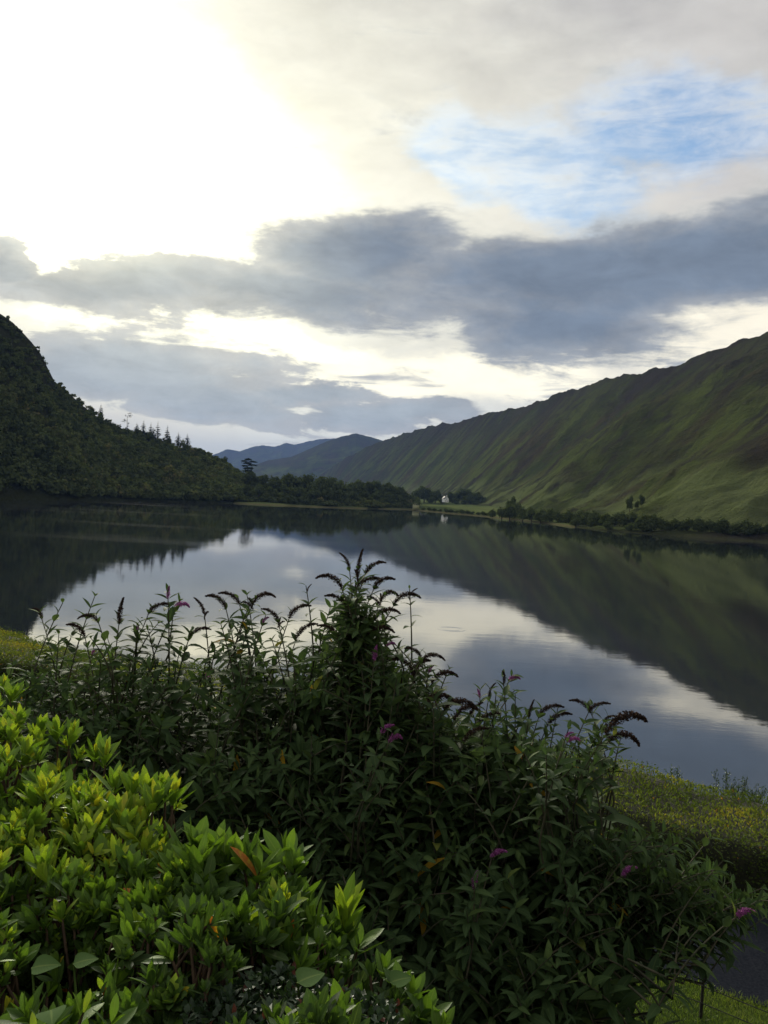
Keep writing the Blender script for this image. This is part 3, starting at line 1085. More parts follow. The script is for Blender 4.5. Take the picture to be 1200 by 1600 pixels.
# ------------------------------------------------------------------ clipped hedge beyond the drive
def hedge():
    m = leaf_mat('hedge leaves', [(0, (.045, .070, .014)), (.45, (.060, .095, .022)), (.85, (.130, .165, .034)), (.95, (.24, .23, .04)), (1, (.24, .12, .04))], .4, .75, .15, (1.3, 1.25, .5))
    inner = simple_mat('hedge twigs', (.012, .014, .008), (.025, .026, .014), 12, .95, .4, .03)
    u0, u1 = -26, 9
    e = bpy.data.objects.new('hedge', None)
    COL.objects.link(e)
    cx, cy = uv2xy((u0 + u1) / 2, 13.2)
    e.location = (cx, cy, 3.95)
    tag(e, 'long clipped yellow green hedge between the drive and the lake', 'hedge')
    off = np.array([cx, cy, 3.95])

    def top(u, v):
        return 4.74 + fbm(u * .35, v * .3) * .5 + fbm(u * 1.6 + 3, v * 1.6) * .22

    us = np.linspace(u0, u1, 120)
    sec = [(12.25, -.1), (12.2, .5), (12.3, .80), (12.6, .87), (13.2, .88), (13.9, .87), (14.3, .80), (14.35, .4), (14.3, -.3)]
    V = []
    for u in us:
        for v, f in sec:
            x, y = uv2xy(u, v)
            z = 3.9 + f * (float(top(u, v)) - 3.9)
            V.append((x, y, z))
    link('inner_twigs', mesh_np('inner_twigs', np.array(V) - off, grid_faces(len(us), len(sec)), inner), e)
    s = Soup()
    n = 100000
    u = RNG.uniform(u0, u1, n)
    part = RNG.random(n)
    v = 12.25 + RNG.random(n) * 2.1
    x, y = uv2xy(u, v)
    edge = np.clip(np.minimum(v - 12.2, 14.4 - v) / .25, 0, 1)
    z = top(u, v) - .12 * (1 - edge) - RNG.random(n) ** 2 * .12
    # front and back faces
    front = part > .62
    vf = np.where(part > .9, 14.38, 12.2)
    zf = 3.95 + RNG.random(n) * (top(u, vf) - 3.95)
    vv = np.where(front, vf + RNG.normal(0, .05, n) + fbm(u * 2, zf * 2) * .25, v)
    x, y = uv2xy(u, vv)
    z = np.where(front, zf, z)
    up = np.stack([RNG.normal(0, .7, n), RNG.normal(0, .7, n), np.where(front, .3, 1.0) + RNG.normal(0, .3, n)], 1)
    out_ = np.where(front & (part <= .9), -1.0, 0) + np.where(part > .9, 1.0, 0)
    up[:, 0] += out_ * ND[0]
    up[:, 1] += out_ * ND[1]
    D = unit(up)
    N = unit(RNG.normal(0, 1, (n, 3)) + [0, 0, .6])
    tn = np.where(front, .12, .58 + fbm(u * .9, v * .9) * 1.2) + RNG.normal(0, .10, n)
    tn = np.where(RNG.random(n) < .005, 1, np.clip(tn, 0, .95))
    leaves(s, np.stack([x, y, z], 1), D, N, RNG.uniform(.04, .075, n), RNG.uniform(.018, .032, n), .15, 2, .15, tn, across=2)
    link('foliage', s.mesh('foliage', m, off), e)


hedge()


def sprig_shrub(px, py, D, w, h, label):
    """feathery dark shrub poking up behind the hedge"""
    p = at(px, py, D)
    g = float(ground_z(p.x, p.y))
    e = bpy.data.objects.new('shrub', None)
    COL.objects.link(e)
    e.location = (p.x, p.y, g)
    tag(e, label, 'shrub')
    st = Soup()
    lf_ = Soup()
    H = p.z - g
    for k in range(26):
        a = RNG.uniform(0, 6.28)
        r = w * RNG.random() ** .6
        tp = np.array([math.cos(a) * r, math.sin(a) * r * .6, H * RNG.uniform(.72, 1.0) - .25 * H * (r / w) ** 2 * .5])
        pts = [np.array([0, 0, 0]), tp * np.array([.5, .5, .6]), tp]
        tube(st, pts, [.012, .008, .003], 4)
        n = 60
        f = RNG.random(n) ** .5
        P = pts[1] + (pts[2] - pts[1]) * f[:, None] + RNG.normal(0, .03, (n, 3))
        D_ = unit(RNG.normal(0, .6, (n, 3)) + [0, 0, .8])
        leaves(lf_, P, D_, RNG.normal(0, 1, (n, 3)), RNG.uniform(.04, .08, n), .016, .1, 2, .1, RNG.random(n) * .7, across=2)
    link('stems', st.mesh('stems', BARK), e)
    link('foliage', lf_.mesh('foliage', DARKG), e)


DARKG = leaf_mat('dark shrub leaves', [(0, (.022, .040, .014)), (1, (.06, .085, .028))], .3, .5, .3)
sprig_shrub(1145, 1200, 15.3, .75, 1.0, 'feathery dark shrub showing above the hedge near the right edge')
sprig_shrub(1055, 1196, 15.6, .35, .8, 'small dark sprig of shrub poking over the hedge left of the feathery one')
sprig_shrub(1195, 1218, 14.8, .5, .8, 'dark shrub behind the hedge cut by the right edge of the picture')

# ------------------------------------------------------------------ wire fence on the lawn
def fence():
    iron = simple_mat('dark painted iron', (.012, .012, .013), (.024, .022, .020), 30, .6, .2, .002)
    foot = onz(1095, 1586, 4.02)
    e = bpy.data.objects.new('wire_fence', None)
    COL.objects.link(e)
    e.location = foot
    tag(e, 'low fence of one slim dark post and two thin wires on the lawn', 'fence')
    a = np.array(onz(1048, 1533, 4.35))
    b = np.array(onz(1200, 1592, 4.35))
    d = b - a
    d[2] = 0
    d = d / np.linalg.norm(d)
    top = at(1099, 1488, foot.y)
    H = top.z - foot.z
    for k in (-3, -2, -1, 0, 1, 2, 3):
        q = np.array([d[0], d[1], 0]) * k * 2.4
        gz = float(ground_z(foot.x + q[0], foot.y + q[1])) - foot.z
        s = Soup()
        tube(s, [q + (0, 0, gz - .1), q + (.004, 0, gz + H * .5), q + (.01, 0, gz + H)], [.017, .015, .013], 6)
        tube(s, [q + (-.045, 0, gz + H - .02), q + (.045, 0, gz + H - .012)], [.009, .009], 6)
        link('post', s.mesh('post', iron), e)
    for h in (.30, .13):
        s = Soup()
        pts = []
        for k in np.linspace(-3, 3, 37):
            q = np.array([d[0], d[1], 0]) * k * 2.4
            pts.append(q + (0, -.02, h - .02 * math.sin((k % 1) * math.pi)))
        tube(s, pts, .005, 5)
        link('wire', s.mesh('wire', iron), e)


fence()


# ------------------------------------------------------------------ butterfly bushes
BUD = leaf_mat('butterfly bush leaves', [(0, (.028, .054, .022)), (.5, (.054, .094, .034)), (.85, (.100, .150, .042)), (.97, (.20, .20, .03)), (1, (.34, .20, .02))],
               .36, .70, .14, (1.2, 1.3, .6), under=(.062, .090, .050), vein=.2)
STEM = simple_mat('bush stems', (.045, .050, .028), (.075, .065, .040), 20, .8, .3, .003)
FRESH = leaf_mat('purple florets', [(0, (.15, .03, .14)), (.5, (.30, .07, .26)), (1, (.46, .17, .38))], .35, .7, .2, (1.1, 1, 1.1))
FADED = leaf_mat('faded brown florets', [(0, (.014, .009, .008)), (.7, (.035, .020, .014)), (1, (.09, .05, .03))], .12, .8, .15, (1.1, 1, .9))


def spike_mesh(seed, fresh, droop, L=.145, R0=.0185):
    if fresh:
        L, R0 = .105, .025
    rs = np.random.default_rng(seed)
    s = Soup()
    n = 26
    t = np.linspace(0, 1, n)
    ang = droop * t ** 1.1
    dx = np.sin(ang)
    dz = np.cos(ang)
    pts = np.stack([np.cumsum(dx), .06 * np.sin(t * 3 + seed) * n * .2, np.cumsum(dz)], 1) * L / n
    m = 950
    k = rs.random(m) ** .85 * (n - 1)
    P = np.stack([np.interp(k, np.arange(n), pts[:, i]) for i in range(3)], 1)
    r = R0 * np.sin(np.clip(k / (n - 1) * .86 + .14, 0, 1) * math.pi) ** .6 * (1 - .55 * k / (n - 1))
    # whorled lumps of florets
    r = r * (1 + .12 * np.sin(k * 1.9))
    d = unit(rs.normal(0, 1, (m, 3)))
    P2 = P + d * (r * rs.uniform(.45, 1.05, m))[:, None]
    N = unit(d + rs.normal(0, .5, (m, 3)))
    D = unit(np.cross(N, rs.normal(0, 1, (m, 3))))
    sz = rs.uniform(.0035, .0078, m)
    leaves(s, P2, D, N, sz, sz * .8, .1, 2, .1, rs.random(m), across=2, shape=1)
    tube(s, pts[::3], np.linspace(.0035, .001, len(pts[::3])), 4, tint=0.3, lv=np.zeros((len(pts[::3]) * 4, 3)))
    return s.mesh('flower_spike' if fresh else 'seed_head', FRESH if fresh else FADED)


SPIKES = {(f, k): spike_mesh(k * 7 + f * 31, f, [.3, .9, 1.4, 1.8][k]) for f in (0, 1) for k in range(4)}


class Bush:
    def __init__(self, px, D, label):
        p = at(px, 1300, D)
        self.root = np.array([p.x, p.y, float(ground_z(p.x, p.y)) - .03])
        self.e = bpy.data.objects.new('butterfly_bush', None)
        COL.objects.link(self.e)
        self.e.location = self.root
        tag(self.e, label, 'bush', 'butterfly bushes below the terrace')
        self.arch = (.25, .25, .55)
        self.sparse = px < 500
        self.leaf = Soup()
        self.stem = Soup()

    def shoot(self, tip, d, L=.45, pairs=9, size=1.0, flower=None, thin=False, tbase=.42):
        """tip: end of the leafy shoot; d: direction of growth at the tip"""
        tip = np.array(tip, float)
        d = unit(np.array(d, float))
        back = unit(d * .55 + np.array([0, 0, .8]))
        n = 10
        t = np.linspace(0, 1, n)
        base = tip - (d * .5 + back * .5) * L
        mid = tip - d * L * .5
        pts = ((1 - t)[:, None] ** 2 * base + 2 * (t * (1 - t))[:, None] * mid + (t ** 2)[:, None] * tip)
        # long stem down to the root
        k = np.linspace(0, 1, 6)[:-1, None]
        low = self.root + (base - self.root) * np.array(self.arch) + RNG.normal(0, .08, 3)
        long_ = (1 - k) ** 2 * self.root + 2 * k * (1 - k) * low + k ** 2 * base
        tube(self.stem, np.concatenate([long_, pts]), np.concatenate([np.linspace(.009, .0045, 5), np.linspace(.0042, .0018, n)]), 4)
        # leaves in opposite pairs
        pairs = int(pairs * 1.35)
        lt = np.linspace(.03, 1.0, pairs) ** .85 + RNG.normal(0, .012, pairs)
        P = np.stack([np.interp(lt, t, pts[:, i]) for i in range(3)], 1)
        Tg = unit(np.stack([np.interp(lt, t, np.gradient(pts[:, i])) for i in range(3)], 1))
        a0 = RNG.uniform(0, 6.28)
        for sgn in (0, math.pi):
            ang = a0 + np.arange(pairs) * (math.pi / 2) + sgn + RNG.normal(0, .25, pairs)
            ref = unit(np.cross(Tg, [0.3, 1, .2]))
            ref2 = np.cross(Tg, ref)
            o_ = np.cos(ang)[:, None] * ref + np.sin(ang)[:, None] * ref2
            rise = np.interp(lt, [0, .6, 1], [.1, .45, .95])[:, None]
            D_ = unit(o_ + Tg * rise + RNG.normal(0, .12, (pairs, 3)) + np.array([0, 0, .05]))
            Nn = unit(Tg + np.array([0, 0, .5]) + RNG.normal(0, .2, (pairs, 3)))
            Ls = size * np.interp(lt, [0, .35, .8, 1], [.12, .135, .10, .06]) * RNG.uniform(.75, 1.2, pairs)
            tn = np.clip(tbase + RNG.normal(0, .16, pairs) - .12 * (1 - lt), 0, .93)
            tn = np.where(RNG.random(pairs) < .004, 1.0, tn)
            keep = RNG.random(pairs) < (.95 if not thin else .7)
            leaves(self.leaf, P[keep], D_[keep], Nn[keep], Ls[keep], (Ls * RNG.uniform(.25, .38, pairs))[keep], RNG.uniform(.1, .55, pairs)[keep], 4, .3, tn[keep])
        if flower:
            kind, lean, sz = flower
            self.flower(tip - d * .03, kind, lean, sz)
            if kind != 'T' and not thin and L > .3:
                # leafy side shoots below the flower head
                for q in range(1 if self.sparse else 2):
                    o2 = RNG.normal(0, 1, 3)
                    o2[2] = .2
                    o2 = unit(o2)
                    self.shoot(tip - d * RNG.uniform(.10, .22) + o2 * RNG.uniform(.06, .13), d * .8 + o2 * .7, .22, 5, size * .85, None, tbase=tbase)

    def flower(self, tip, kind, lean, sz):
        fresh = kind == 'P'
        v = 0 if abs(lean) < .3 else (1 if abs(lean) < .8 else (2 if abs(lean) < 1.3 else 3))
        for q in range(1 if fresh else (3 if RNG.random() < .22 and sz < 1.35 else 1)):
            me = SPIKES[(int(fresh), v if q == 0 else 1 + int(RNG.integers(0, 2)))]
            o = link('flower_spike' if fresh else 'seed_head', me, self.e, np.array(tip) - self.root - np.array([0, 0, .012 * q]))
            rz = 0 if lean >= 0 else math.pi
            o.rotation_euler = (RNG.normal(0, .15), abs(lean) * .38 + RNG.normal(0, .1), rz + RNG.normal(0, .35) + (0 if q == 0 else (2.1 if q == 1 else -2.1)))
            s_ = sz * RNG.uniform(.72, .95) * (.8 if fresh else 1) * (1 if q == 0 else RNG.uniform(.4, .65))
            o.scale = (s_, s_, s_)
            o['label'] = 'fresh purple flower spike' if fresh else 'faded brown seed head'

    def done(self):
        if self.leaf.n:
            link('foliage', self.leaf.mesh('foliage', BUD, self.root), self.e)
        link('stems', self.stem.mesh('stems', STEM, self.root), self.e)


BUSH = {
    'a': Bush(170, 4.3, 'butterfly bush at the left with an upright purple spike above its crown'),
    'b': Bush(395, 4.2, 'butterfly bush with drooping faded heads left of the tallest one'),
    'c': Bush(560, 4.2, 'tallest butterfly bush in the middle crowned by black seed heads'),
    'd': Bush(745, 4.2, 'butterfly bush stepping down right of the tallest one'),
    'e': Bush(905, 4.1, 'butterfly bush ending in two long black seed heads against the lake'),
    'f': Bush(850, 4.1, 'low butterfly bush hanging over the lawn at the lower right'),
    'g': Bush(680, 3.5, 'dark shaded butterfly bush filling the lower middle'),
}
BUSH['f'].arch = (.05, .3, .95)
# traced shoot tips: bush, px, py, flower kind, lean, size
TIPS = [
    ('a', 62, 958, 'F', -1.0, .7), ('a', 98, 942, 'L', 0, 1), ('a', 148, 932, 'L', 0, 1), ('a', 150, 962, 'F', -1.4, .9), ('a', 187, 965, 'F', .1, 1.1), ('a', 262, 925, 'P', .1, .75), ('a', 280, 940, 'P', 1.6, .95),
    ('a', 236, 950, 'F', .9, .9), ('a', 214, 975, 'P', .2, .4), ('a', 300, 985, 'F', 1, .9), ('a', 130, 985, 'F', -1, .9), ('a', 146, 1012, 'P', .5, .55), ('a', 92, 990, 'L', 0, 1), ('a', 318, 950, 'F', -.6, .7), ('a', 50, 1010, 'L', 0, 1),
    ('a', 60, 1055, 'P', .5, .5), ('a', 160, 1085, 'P', .8, .5), ('a', 20, 1040, 'L', 0, 1),
    ('b', 350, 940, 'F', -.9, 1.1), ('b', 372, 935, 'F', -.9, 1.1), ('b', 386, 930, 'L', 0, 1), ('b', 400, 935, 'F', 1.3, 1.1), ('b', 432, 962, 'F', -.9, .8), ('b', 415, 962, 'P', 1.0, .65), ('b', 345, 975, 'L', 0, 1),
    ('b', 455, 958, 'F', .9, 1.1), ('b', 324, 1052, 'P', .6, .7), ('b', 466, 990, 'F', .9, 1.1), ('b', 425, 1000, 'L', 0, 1), ('b', 405, 1015, 'L', 0, 1), ('b', 478, 915, 'T', .3, .5), ('b', 330, 1005, 'L', 0, 1),
    ('c', 545, 880, 'F', -.5, .8), ('c', 560, 890, 'F', .1, .9), ('c', 574, 888, 'F', .9, .9), ('c', 530, 910, 'F', -1.4, 1.2), ('c', 556, 915, 'F', .9, 1.3), ('c', 588, 912, 'F', 1.2, 1.1), ('c', 600, 930, 'F', 1.3, 1.3),
    ('c', 622, 935, 'F', 1.6, 1.2), ('c', 640, 920, 'T', .6, .8), ('c', 516, 950, 'L', 0, 1), ('c', 590, 960, 'F', 1.3, 1.2), ('c', 540, 940, 'F', -.9, 1.2), ('c', 580, 985, 'F', 1.4, 1.3), ('c', 610, 1000, 'P', 1.8, .7),
    ('c', 586, 1020, 'P', .2, .9), ('c', 550, 975, 'L', 0, 1.1), ('c', 606, 1025, 'F', .4, .5), ('c', 500, 985, 'L', 0, 1), ('c', 570, 940, 'L', 0, 1.2), ('c', 560, 1000, 'L', 0, 1.2), ('c', 525, 985, 'F', -.9, 1.0),
    ('c', 640, 1035, 'F', -1.0, 1.0), ('c', 655, 1018, 'F', -.9, .9), ('c', 665, 1022, 'F', 1.5, 1.0), ('c', 672, 1040, 'P', .5, .5), ('c', 650, 1050, 'F', .9, 1.2), ('c', 620, 1060, 'L', 0, 1.1), ('c', 680, 1058, 'F', 1.4, 1.4), ('c', 640, 1075, 'L', 0, 1.1),
    ('c', 600, 1136, 'P', .8, .9), ('c', 615, 1148, 'P', 1.7, .9), ('c', 668, 1090, 'F', 1.4, 1.2), ('c', 676, 1075, 'L', 0, 1.2), ('c', 700, 1098, 'F', 1.4, 1.3),
    ('d', 750, 1078, 'P', -.1, .5), ('d', 766, 1078, 'F', .3, .5), ('d', 786, 1058, 'F', -.4, .7), ('d', 800, 1055, 'P', 1.3, .75), ('d', 775, 1085, 'L', 0, .8), ('d', 805, 1085, 'L', 0, .9), ('d', 735, 1110, 'F', .4, .8), ('d', 715, 1115, 'F', 1.3, 1.2),
    ('d', 790, 1120, 'L', 0, 1), ('d', 750, 1125, 'F', 1.2, 1.1), ('d', 770, 1140, 'L', 0, 1), ('d', 710, 1145, 'L', 0, 1), ('d', 730, 1150, 'F', 1.2, 1.0), ('d', 690, 1130, 'L', 0, 1),
    ('e', 828, 1112, 'F', .1, .7), ('e', 846, 1108, 'F', .9, 1.0), ('e', 872, 1105, 'L', 0, .8), ('e', 860, 1125, 'F', 1.2, 1.0), ('e', 892, 1148, 'P', 1.4, .8), ('e', 888, 1140, 'P', .9, .5), ('e', 920, 1105, 'F', -1.2, .9), ('e', 925, 1102, 'F', 1.2, .9), ('e', 950, 1118, 'F', 1.2, .5),
    ('e', 954, 1138, 'F', 1.6, 1.9), ('e', 958, 1150, 'F', 2.1, 1.5), ('e', 940, 1145, 'L', 0, 1.2), ('e', 905, 1165, 'L', 0, 1.2), ('e', 920, 1170, 'L', 0, 1.4), ('e', 870, 1165, 'L', 0, 1.1), ('e', 835, 1150, 'L', 0, 1.1), ('e', 850, 1180, 'L', 0, 1.1),
    ('g', 772, 1326, 'P', .9, .8), ('g', 742, 1375, 'P', .1, .8), ('f', 985, 1362, 'P', .9, .8), ('f', 1165, 1424, 'P', 1.0, .8),
    ('f', 1000, 1295, 'L', 0, 1), ('f', 1020, 1300, 'L', 0, 1), ('f', 1050, 1292, 'L', 0, 1), ('f', 1080, 1300, 'L', 0, 1.1), ('f', 1110, 1310, 'L', 0, 1.1), ('f', 965, 1300, 'L', 0, 1), ('f', 1130, 1345, 'L', 0, 1), ('f', 1040, 1330, 'L', 0, 1.1),
    ('f', 1175, 1400, 'L', 0, 1), ('f', 1195, 1400, 'L', 0, 1), ('f', 1150, 1390, 'L', 0, 1),
]


def bdepth(px, py):
    return 3.75 - np.clip((py - 1000) / 600, -.1, 1) * .95


for b, px, py, kind, lean, sz in TIPS:
    B = BUSH[b]
    D = bdepth(px, py) + RNG.normal(0, .12) - (.38 if (kind == 'P' and py > 1125) else 0)
    tip = at(px, py, D)
    lx = {'F': lean * .35, 'P': lean * .3}.get(kind, RNG.normal(0, .3))
    d = (lx + (1.3 if b == 'f' else 0), RNG.normal(0, .25), 1.0)
    if kind == 'T':
        B.shoot(tip, (lean * .4 - .35, .1, 1), .34, 6, .6, ('F', lean, .4), thin=True)
        continue
    B.shoot(tip, d, RNG.uniform(.34, .5), int(RNG.integers(7, 10)), .8 if kind != 'L' else .85 * sz, None if kind == 'L' else (kind, lean, sz))


def in_poly(px, py, poly):
    c = False
    j = len(poly) - 1
    for i in range(len(poly)):
        xi, yi = poly[i]
        xj, yj = poly[j]
        if (yi > py) != (yj > py) and px < (xj - xi) * (py - yi) / (yj - yi) + xi:
            c = not c
        j = i
    return c


MASS = [(-80, 1080), (20, 1060), (90, 1030), (200, 1012), (300, 1028), (350, 1008), (430, 1030), (480, 1025), (510, 975), (545, 910), (590, 960), (620, 1035), (660, 1065), (690, 1105), (730, 1130), (790, 1135), (850, 1165), (900, 1190), (880, 1240), (900, 1290),
        (980, 1305), (1100, 1320), (1140, 1365), (1230, 1400), (1230, 1420), (1130, 1420), (1020, 1415), (970, 1450), (930, 1520), (890, 1640), (600, 1640), (400, 1300), (-80, 1300)]
cnt = 0
while cnt < 1500:
    px = RNG.uniform(-80, 1230)
    py = RNG.uniform(920, 1640)
    if not in_poly(px, py, MASS):
        continue
    if py > 1260 and px < 380:
        continue
    cnt += 1
    D = bdepth(px, py) + RNG.uniform(-.15, .75)
    if px > 960 and py > 1350:
        D = bdepth(px, py) + RNG.uniform(-.1, .3)
    if py > 1290 and 380 < px < 960:
        k = 'g'
    elif px > 945:
        k = 'f'
    else:
        k = min('abcde', key=lambda q: abs({'a': 150, 'b': 400, 'c': 570, 'd': 745, 'e': 900}[q] - px))
    lx = RNG.normal(0, .5) + (.35 if k == 'e' else 0) + (1.6 if k == 'f' else 0)
    BUSH[k].shoot(at(px, py, D), (lx, RNG.normal(-.3, .4), RNG.uniform(.3, 1)), RNG.uniform(.3, .5), int(RNG.integers(6, 9)), RNG.uniform(.75, 1.05), None,
                  tbase=.40 + .35 * float(fbm(px / 90, py / 90)))
for B in BUSH.values():
    B.done()

# ------------------------------------------------------------------ foreground evergreen shrubs
RHO = leaf_mat('young yellow green leaves', [(0, (.035, .062, .018)), (.35, (.055, .110, .022)), (.7, (.125, .22, .028)), (.9, (.29, .38, .035)), (.97, (.45, .36, .03)), (1, (.40, .12, .02))],
               .34, .55, .28, (1.25, 1.3, .45), vein=.3)
TWIG = simple_mat('brown twigs', (.05, .032, .02), (.10, .065, .04), 40, .85, .3, .002)


class Shrub:
    def __init__(self, root, name, label):
        self.root = np.array(root, float)
        self.e = bpy.data.objects.new(name, None)
        COL.objects.link(self.e)
        self.e.location = self.root
        tag(self.e, label, 'shrub')
        self.leaf = Soup()
        self.stem = Soup()

    def rosette(self, c, d, size=.065, n=9, tint=.6, spread=.5, width=.30):
        c = np.array(c, float)
        d = unit(np.array(d, float))
        k = np.arange(n)
        a = k * 2.39996 + RNG.uniform(0, 6.28)
        ref = unit(np.cross(d, [.3, 1, .1]))
        ref2 = np.cross(d, ref)
        o_ = np.cos(a)[:, None] * ref + np.sin(a)[:, None] * ref2
        f = k / max(1, n - 1)
        op = (1.15 - .9 * f) * spread * 2
        D = unit(o_ * op[:, None] + d + RNG.normal(0, .13, (n, 3)))
        N = unit(d - o_ * .2 + RNG.normal(0, .15, (n, 3)))
        L = size * (1.05 - .45 * f) * RNG.uniform(.8, 1.15, n)
        P = c + d * (f[:, None] * size * .35 - size * .25)
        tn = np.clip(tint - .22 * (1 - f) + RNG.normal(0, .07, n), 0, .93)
        tn = np.where(RNG.random(n) < .004, RNG.choice([.97, 1.0], n), tn)
        leaves(self.leaf, P, D, N, L, L * width * RNG.uniform(.85, 1.15, n), RNG.uniform(-.12, .22, n), 6, .24, tn, shape=1.08, rnd=.72)
        base = c - d * size * 1.6 + np.array([0, 0, -.05])
        tube(self.stem, [base + np.array([0, 0, -.12]), base, c - d * size * .2, c + d * size * .1], [.0035, .003, .0022, .0012], 4)

    def done(self):
        link('foliage', self.leaf.mesh('foliage', self.mat if hasattr(self, 'mat') else RHO, self.root), self.e)
        link('stems', self.stem.mesh('stems', TWIG, self.root), self.e)


def fill(shrub, poly, n, drop, layers, size, nn, tint, under=.1, wid=.30, bumps=.06):
    xs = [p[0] for p in poly]
    ys = [p[1] for p in poly]
    c = 0
    while c < n:
        # even coverage on the real surface: denser sampling towards the far rim in the picture
        px = RNG.uniform(min(xs), max(xs))
        py = min(ys) + (max(ys) - min(ys)) * RNG.random() ** 1.15
        if not in_poly(px, py, poly):
            continue
        c += 1
        h = drop(px, py)
        p = np.array(onz(px, py, EYE.z - h))
        bump = float(fbm(p[0] * 5 + 3, p[1] * 5)) * bumps
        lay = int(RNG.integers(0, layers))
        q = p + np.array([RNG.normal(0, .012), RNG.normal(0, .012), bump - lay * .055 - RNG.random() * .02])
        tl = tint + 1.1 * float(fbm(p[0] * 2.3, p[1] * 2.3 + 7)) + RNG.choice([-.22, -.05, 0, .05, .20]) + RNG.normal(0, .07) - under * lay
        d = (RNG.normal(.08, .42), RNG.normal(-.12, .42), 1.0)
        shrub.rosette(q, d, size * RNG.uniform(.6, 1.3), int(RNG.integers(nn - 4, nn + 4)), float(np.clip(tl, .08, .92)), RNG.uniform(.35, .65), wid)


# far mound at the left edge, bright new growth
r0 = onz(60, 1250, EYE.z - .7)
A = Shrub((r0.x, r0.y, 7.35), 'azalea_shrub', 'bright yellow green leafy shrub at the left edge, farther mound')
polyA = [(-120, 1075), (0, 1085), (30, 1130), (80, 1150), (130, 1165), (160, 1190), (190, 1235), (230, 1245), (275, 1255), (270, 1290), (235, 1320), (150, 1340), (-120, 1350)]
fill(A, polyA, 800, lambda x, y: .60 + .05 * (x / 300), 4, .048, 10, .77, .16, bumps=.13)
for px, py in [(5, 1075), (18, 1090), (60, 1145), (90, 1150), (110, 1155), (150, 1180), (165, 1190), (180, 1230), (205, 1240), (230, 1240), (258, 1240), (270, 1250), (240, 1260), (30, 1130)]:
    A.rosette(np.array(onz(px, py, EYE.z - .60)), (RNG.normal(.15, .2), 0, 1), .066, 11, .84, .42)
A.done()
# middle mound with large leaves
r0 = onz(380, 1400, EYE.z - .7)
B_ = Shrub((r0.x, r0.y, 7.36), 'azalea_shrub', 'broad leaved green shrub mound in the middle foreground')
polyB = [(240, 1330), (300, 1335), (350, 1335), (400, 1360), (470, 1385), (500, 1430), (520, 1480), (480, 1500), (300, 1470), (230, 1420), (120, 1390), (150, 1350)]
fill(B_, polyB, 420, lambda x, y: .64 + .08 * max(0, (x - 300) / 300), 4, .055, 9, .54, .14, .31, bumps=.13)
for px, py, s in [(300, 1335, .085), (330, 1338, .09), (355, 1345, .08), (380, 1355, .08), (445, 1345, .075), (460, 1360, .06), (405, 1365, .08), (310, 1360, .08)]:
    B_.rosette(np.array(onz(px, py, EYE.z - .63)), (RNG.normal(.1, .2), 0, 1), s, 9, .66, .48, .30)
B_.done()
# near carpet of mixed leaves at the lower left
r0 = onz(150, 1560, EYE.z - .7)
C_ = Shrub((r0.x, r0.y, 7.36), 'azalea_shrub', 'nearest leafy shrub with mixed dark and yellow tips at the lower left')
polyC = [(-150, 1340), (150, 1340), (260, 1410), (330, 1460), (480, 1490), (540, 1520), (560, 1720), (-150, 1720)]
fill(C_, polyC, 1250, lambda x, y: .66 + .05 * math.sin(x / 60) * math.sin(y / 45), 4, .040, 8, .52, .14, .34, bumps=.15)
C_.done()
# right corner mound: one tall bright shoot and leaves along the edge
r0 = onz(600, 1600, EYE.z - .8)
E_ = Shrub((r0.x, r0.y, 7.36), 'azalea_shrub', 'low shrub with one tall pale yellow shoot beside the dark bushes')
polyE = [(480, 1450), (520, 1440), (560, 1490), (600, 1530), (640, 1560), (670, 1600), (690, 1640), (640, 1740), (420, 1740), (440, 1520)]
fill(E_, polyE, 360, lambda x, y: .74, 4, .046, 8, .44, .11, .36)
ytip = np.array(onz(538, 1440, EYE.z - .72))
E_.rosette(ytip, (.05, 0, 1), .088, 10, .93, .22, .26)
E_.rosette(ytip + (0, 0, -.03), (.1, -.05, 1), .07, 7, .62, .4, .28)
for px, py, s in [(640, 1560, .06), (665, 1590, .06), (600, 1520, .055), (690, 1615, .05), (560, 1480, .06), (625, 1545, .05)]:
    E_.rosette(np.array(onz(px, py, EYE.z - .76)), (.25, 0, 1), s, 8, .6, .55, .36)
E_.done()
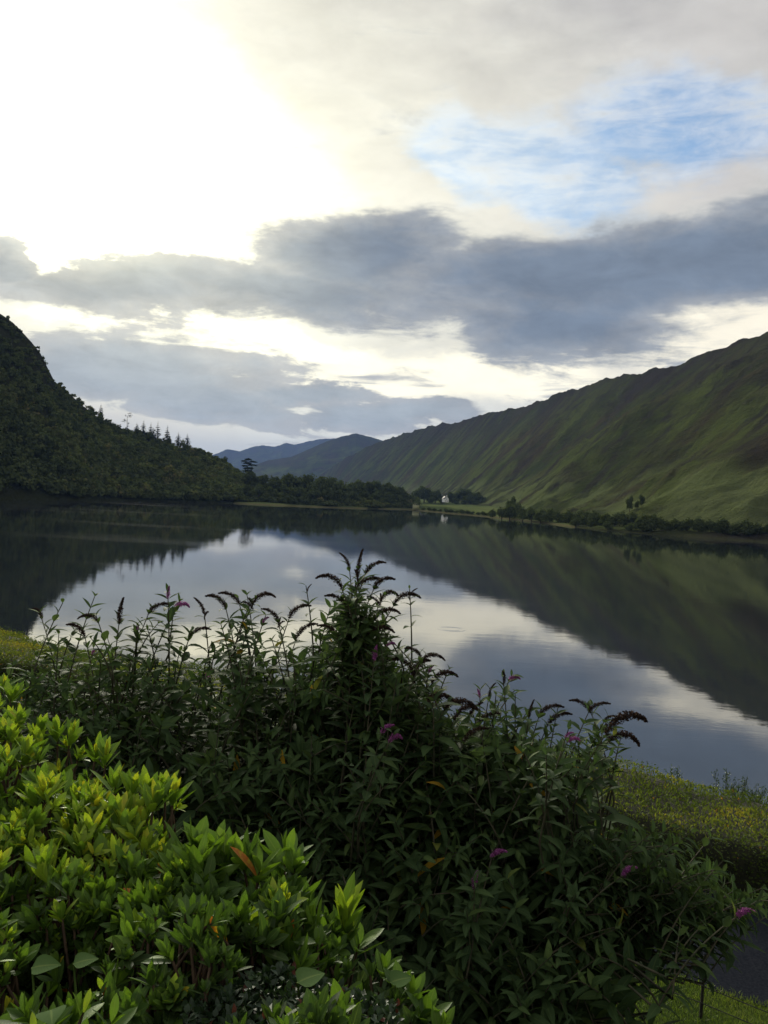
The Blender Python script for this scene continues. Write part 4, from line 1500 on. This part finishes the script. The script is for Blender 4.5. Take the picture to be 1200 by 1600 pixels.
# small glossy leaved shrub at the very bottom
TINY = leaf_mat('small glossy leaves', [(0, (.014, .028, .014)), (.8, (.032, .058, .026)), (1, (.10, .03, .02))], .15, .5, .3, (1.2, 1.3, .6))
r0 = onz(440, 1610, EYE.z - .7)
F_ = Shrub((r0.x, r0.y, 7.36), 'box_shrub', 'tiny leaved glossy dark shrub at the bottom edge')
F_.mat = TINY
n = 5200
cnt = 0
P = []
while len(P) < n:
    px = RNG.uniform(290, 620)
    py = RNG.uniform(1500, 1700)
    if py < 1510 + abs(px - 440) * .35:
        continue
    q = np.array(onz(px, py, EYE.z - .655 + float(fbm(px / 40, py / 40)) * .05 - RNG.random() ** 2 * .07))
    P.append(q)
P = np.array(P)
D = unit(RNG.normal(0, 1, (n, 3)) + [0, 0, .7])
leaves(F_.leaf, P, D, RNG.normal(0, 1, (n, 3)) + [0, 0, 1.2], RNG.uniform(.009, .015, n), RNG.uniform(.006, .009, n), .15, 3, .2, np.where(RNG.random(n) < .03, 1, RNG.random(n) * .75))
for k in range(0, n, 26):
    tube(F_.stem, [P[k] - (0, 0, .12), P[k] - (.01, 0, .05), P[k]], [.0018, .0014, .0008], 4)
F_.done()


# broad bindweed leaves lying on the near shrub
BW = leaf_mat('broad climbing leaves', [(0, (.04, .085, .03)), (1, (.085, .15, .035))], .35, .85, .1, (1.2, 1.3, .5), vein=.45)


def broad_leaf(px, py, drop, L, az, label, tilt=.25):
    p = onz(px, py, EYE.z - drop)
    s = Soup()
    dr = np.array([math.cos(az), math.sin(az), tilt])
    nr = np.array([-.2 * math.cos(az), -.25, 1.0])
    leaves(s, [(0, 0, 0)], [dr], [nr], L, L * .95, .18, 10, .16, .5, shape=.55)
    tube(s, [(0, 0, -.12), (0.005, 0, -.04), (0, 0, 0)], [.0018, .0016, .0014], 4, tint=.3, lv=np.zeros((12, 3)))
    o = link('climber_leaf', s.mesh('climber_leaf', BW), None, p)
    tag(o, label, 'leaf')


broad_leaf(50, 1512, .61, .036, .1, 'large heart shaped pale leaf at the lower left')
broad_leaf(115, 1506, .61, .031, .35, 'pale broad leaf right of the largest one at the lower left')
broad_leaf(80, 1578, .59, .034, -1.2, 'bright broad leaf hanging at the bottom left edge')
broad_leaf(465, 1535, .63, .04, .5, 'small notched bright leaf above the tiny leaved shrub')
broad_leaf(610, 1535, .73, .038, .3, 'broad leaf on the edge beside the dark bushes')

# ------------------------------------------------------------------ haze
def haze():
    s = Soup()
    box(s, (0, 2900, 280), (21000, 16000, 572))
    m, T, out = new_mat('valley haze')
    v = T.node('ShaderNodeVolumePrincipled', {'Color': (.27, .46, .98), 'Density': 5.4e-5, 'Anisotropy': 0.0})
    T.l.new(v.outputs[0], out.inputs['Volume'])
    o = link('haze', s.mesh('haze', m, smooth=False))
    tag(o, 'thin blue haze filling the valley', 'haze', kind='stuff')


haze()
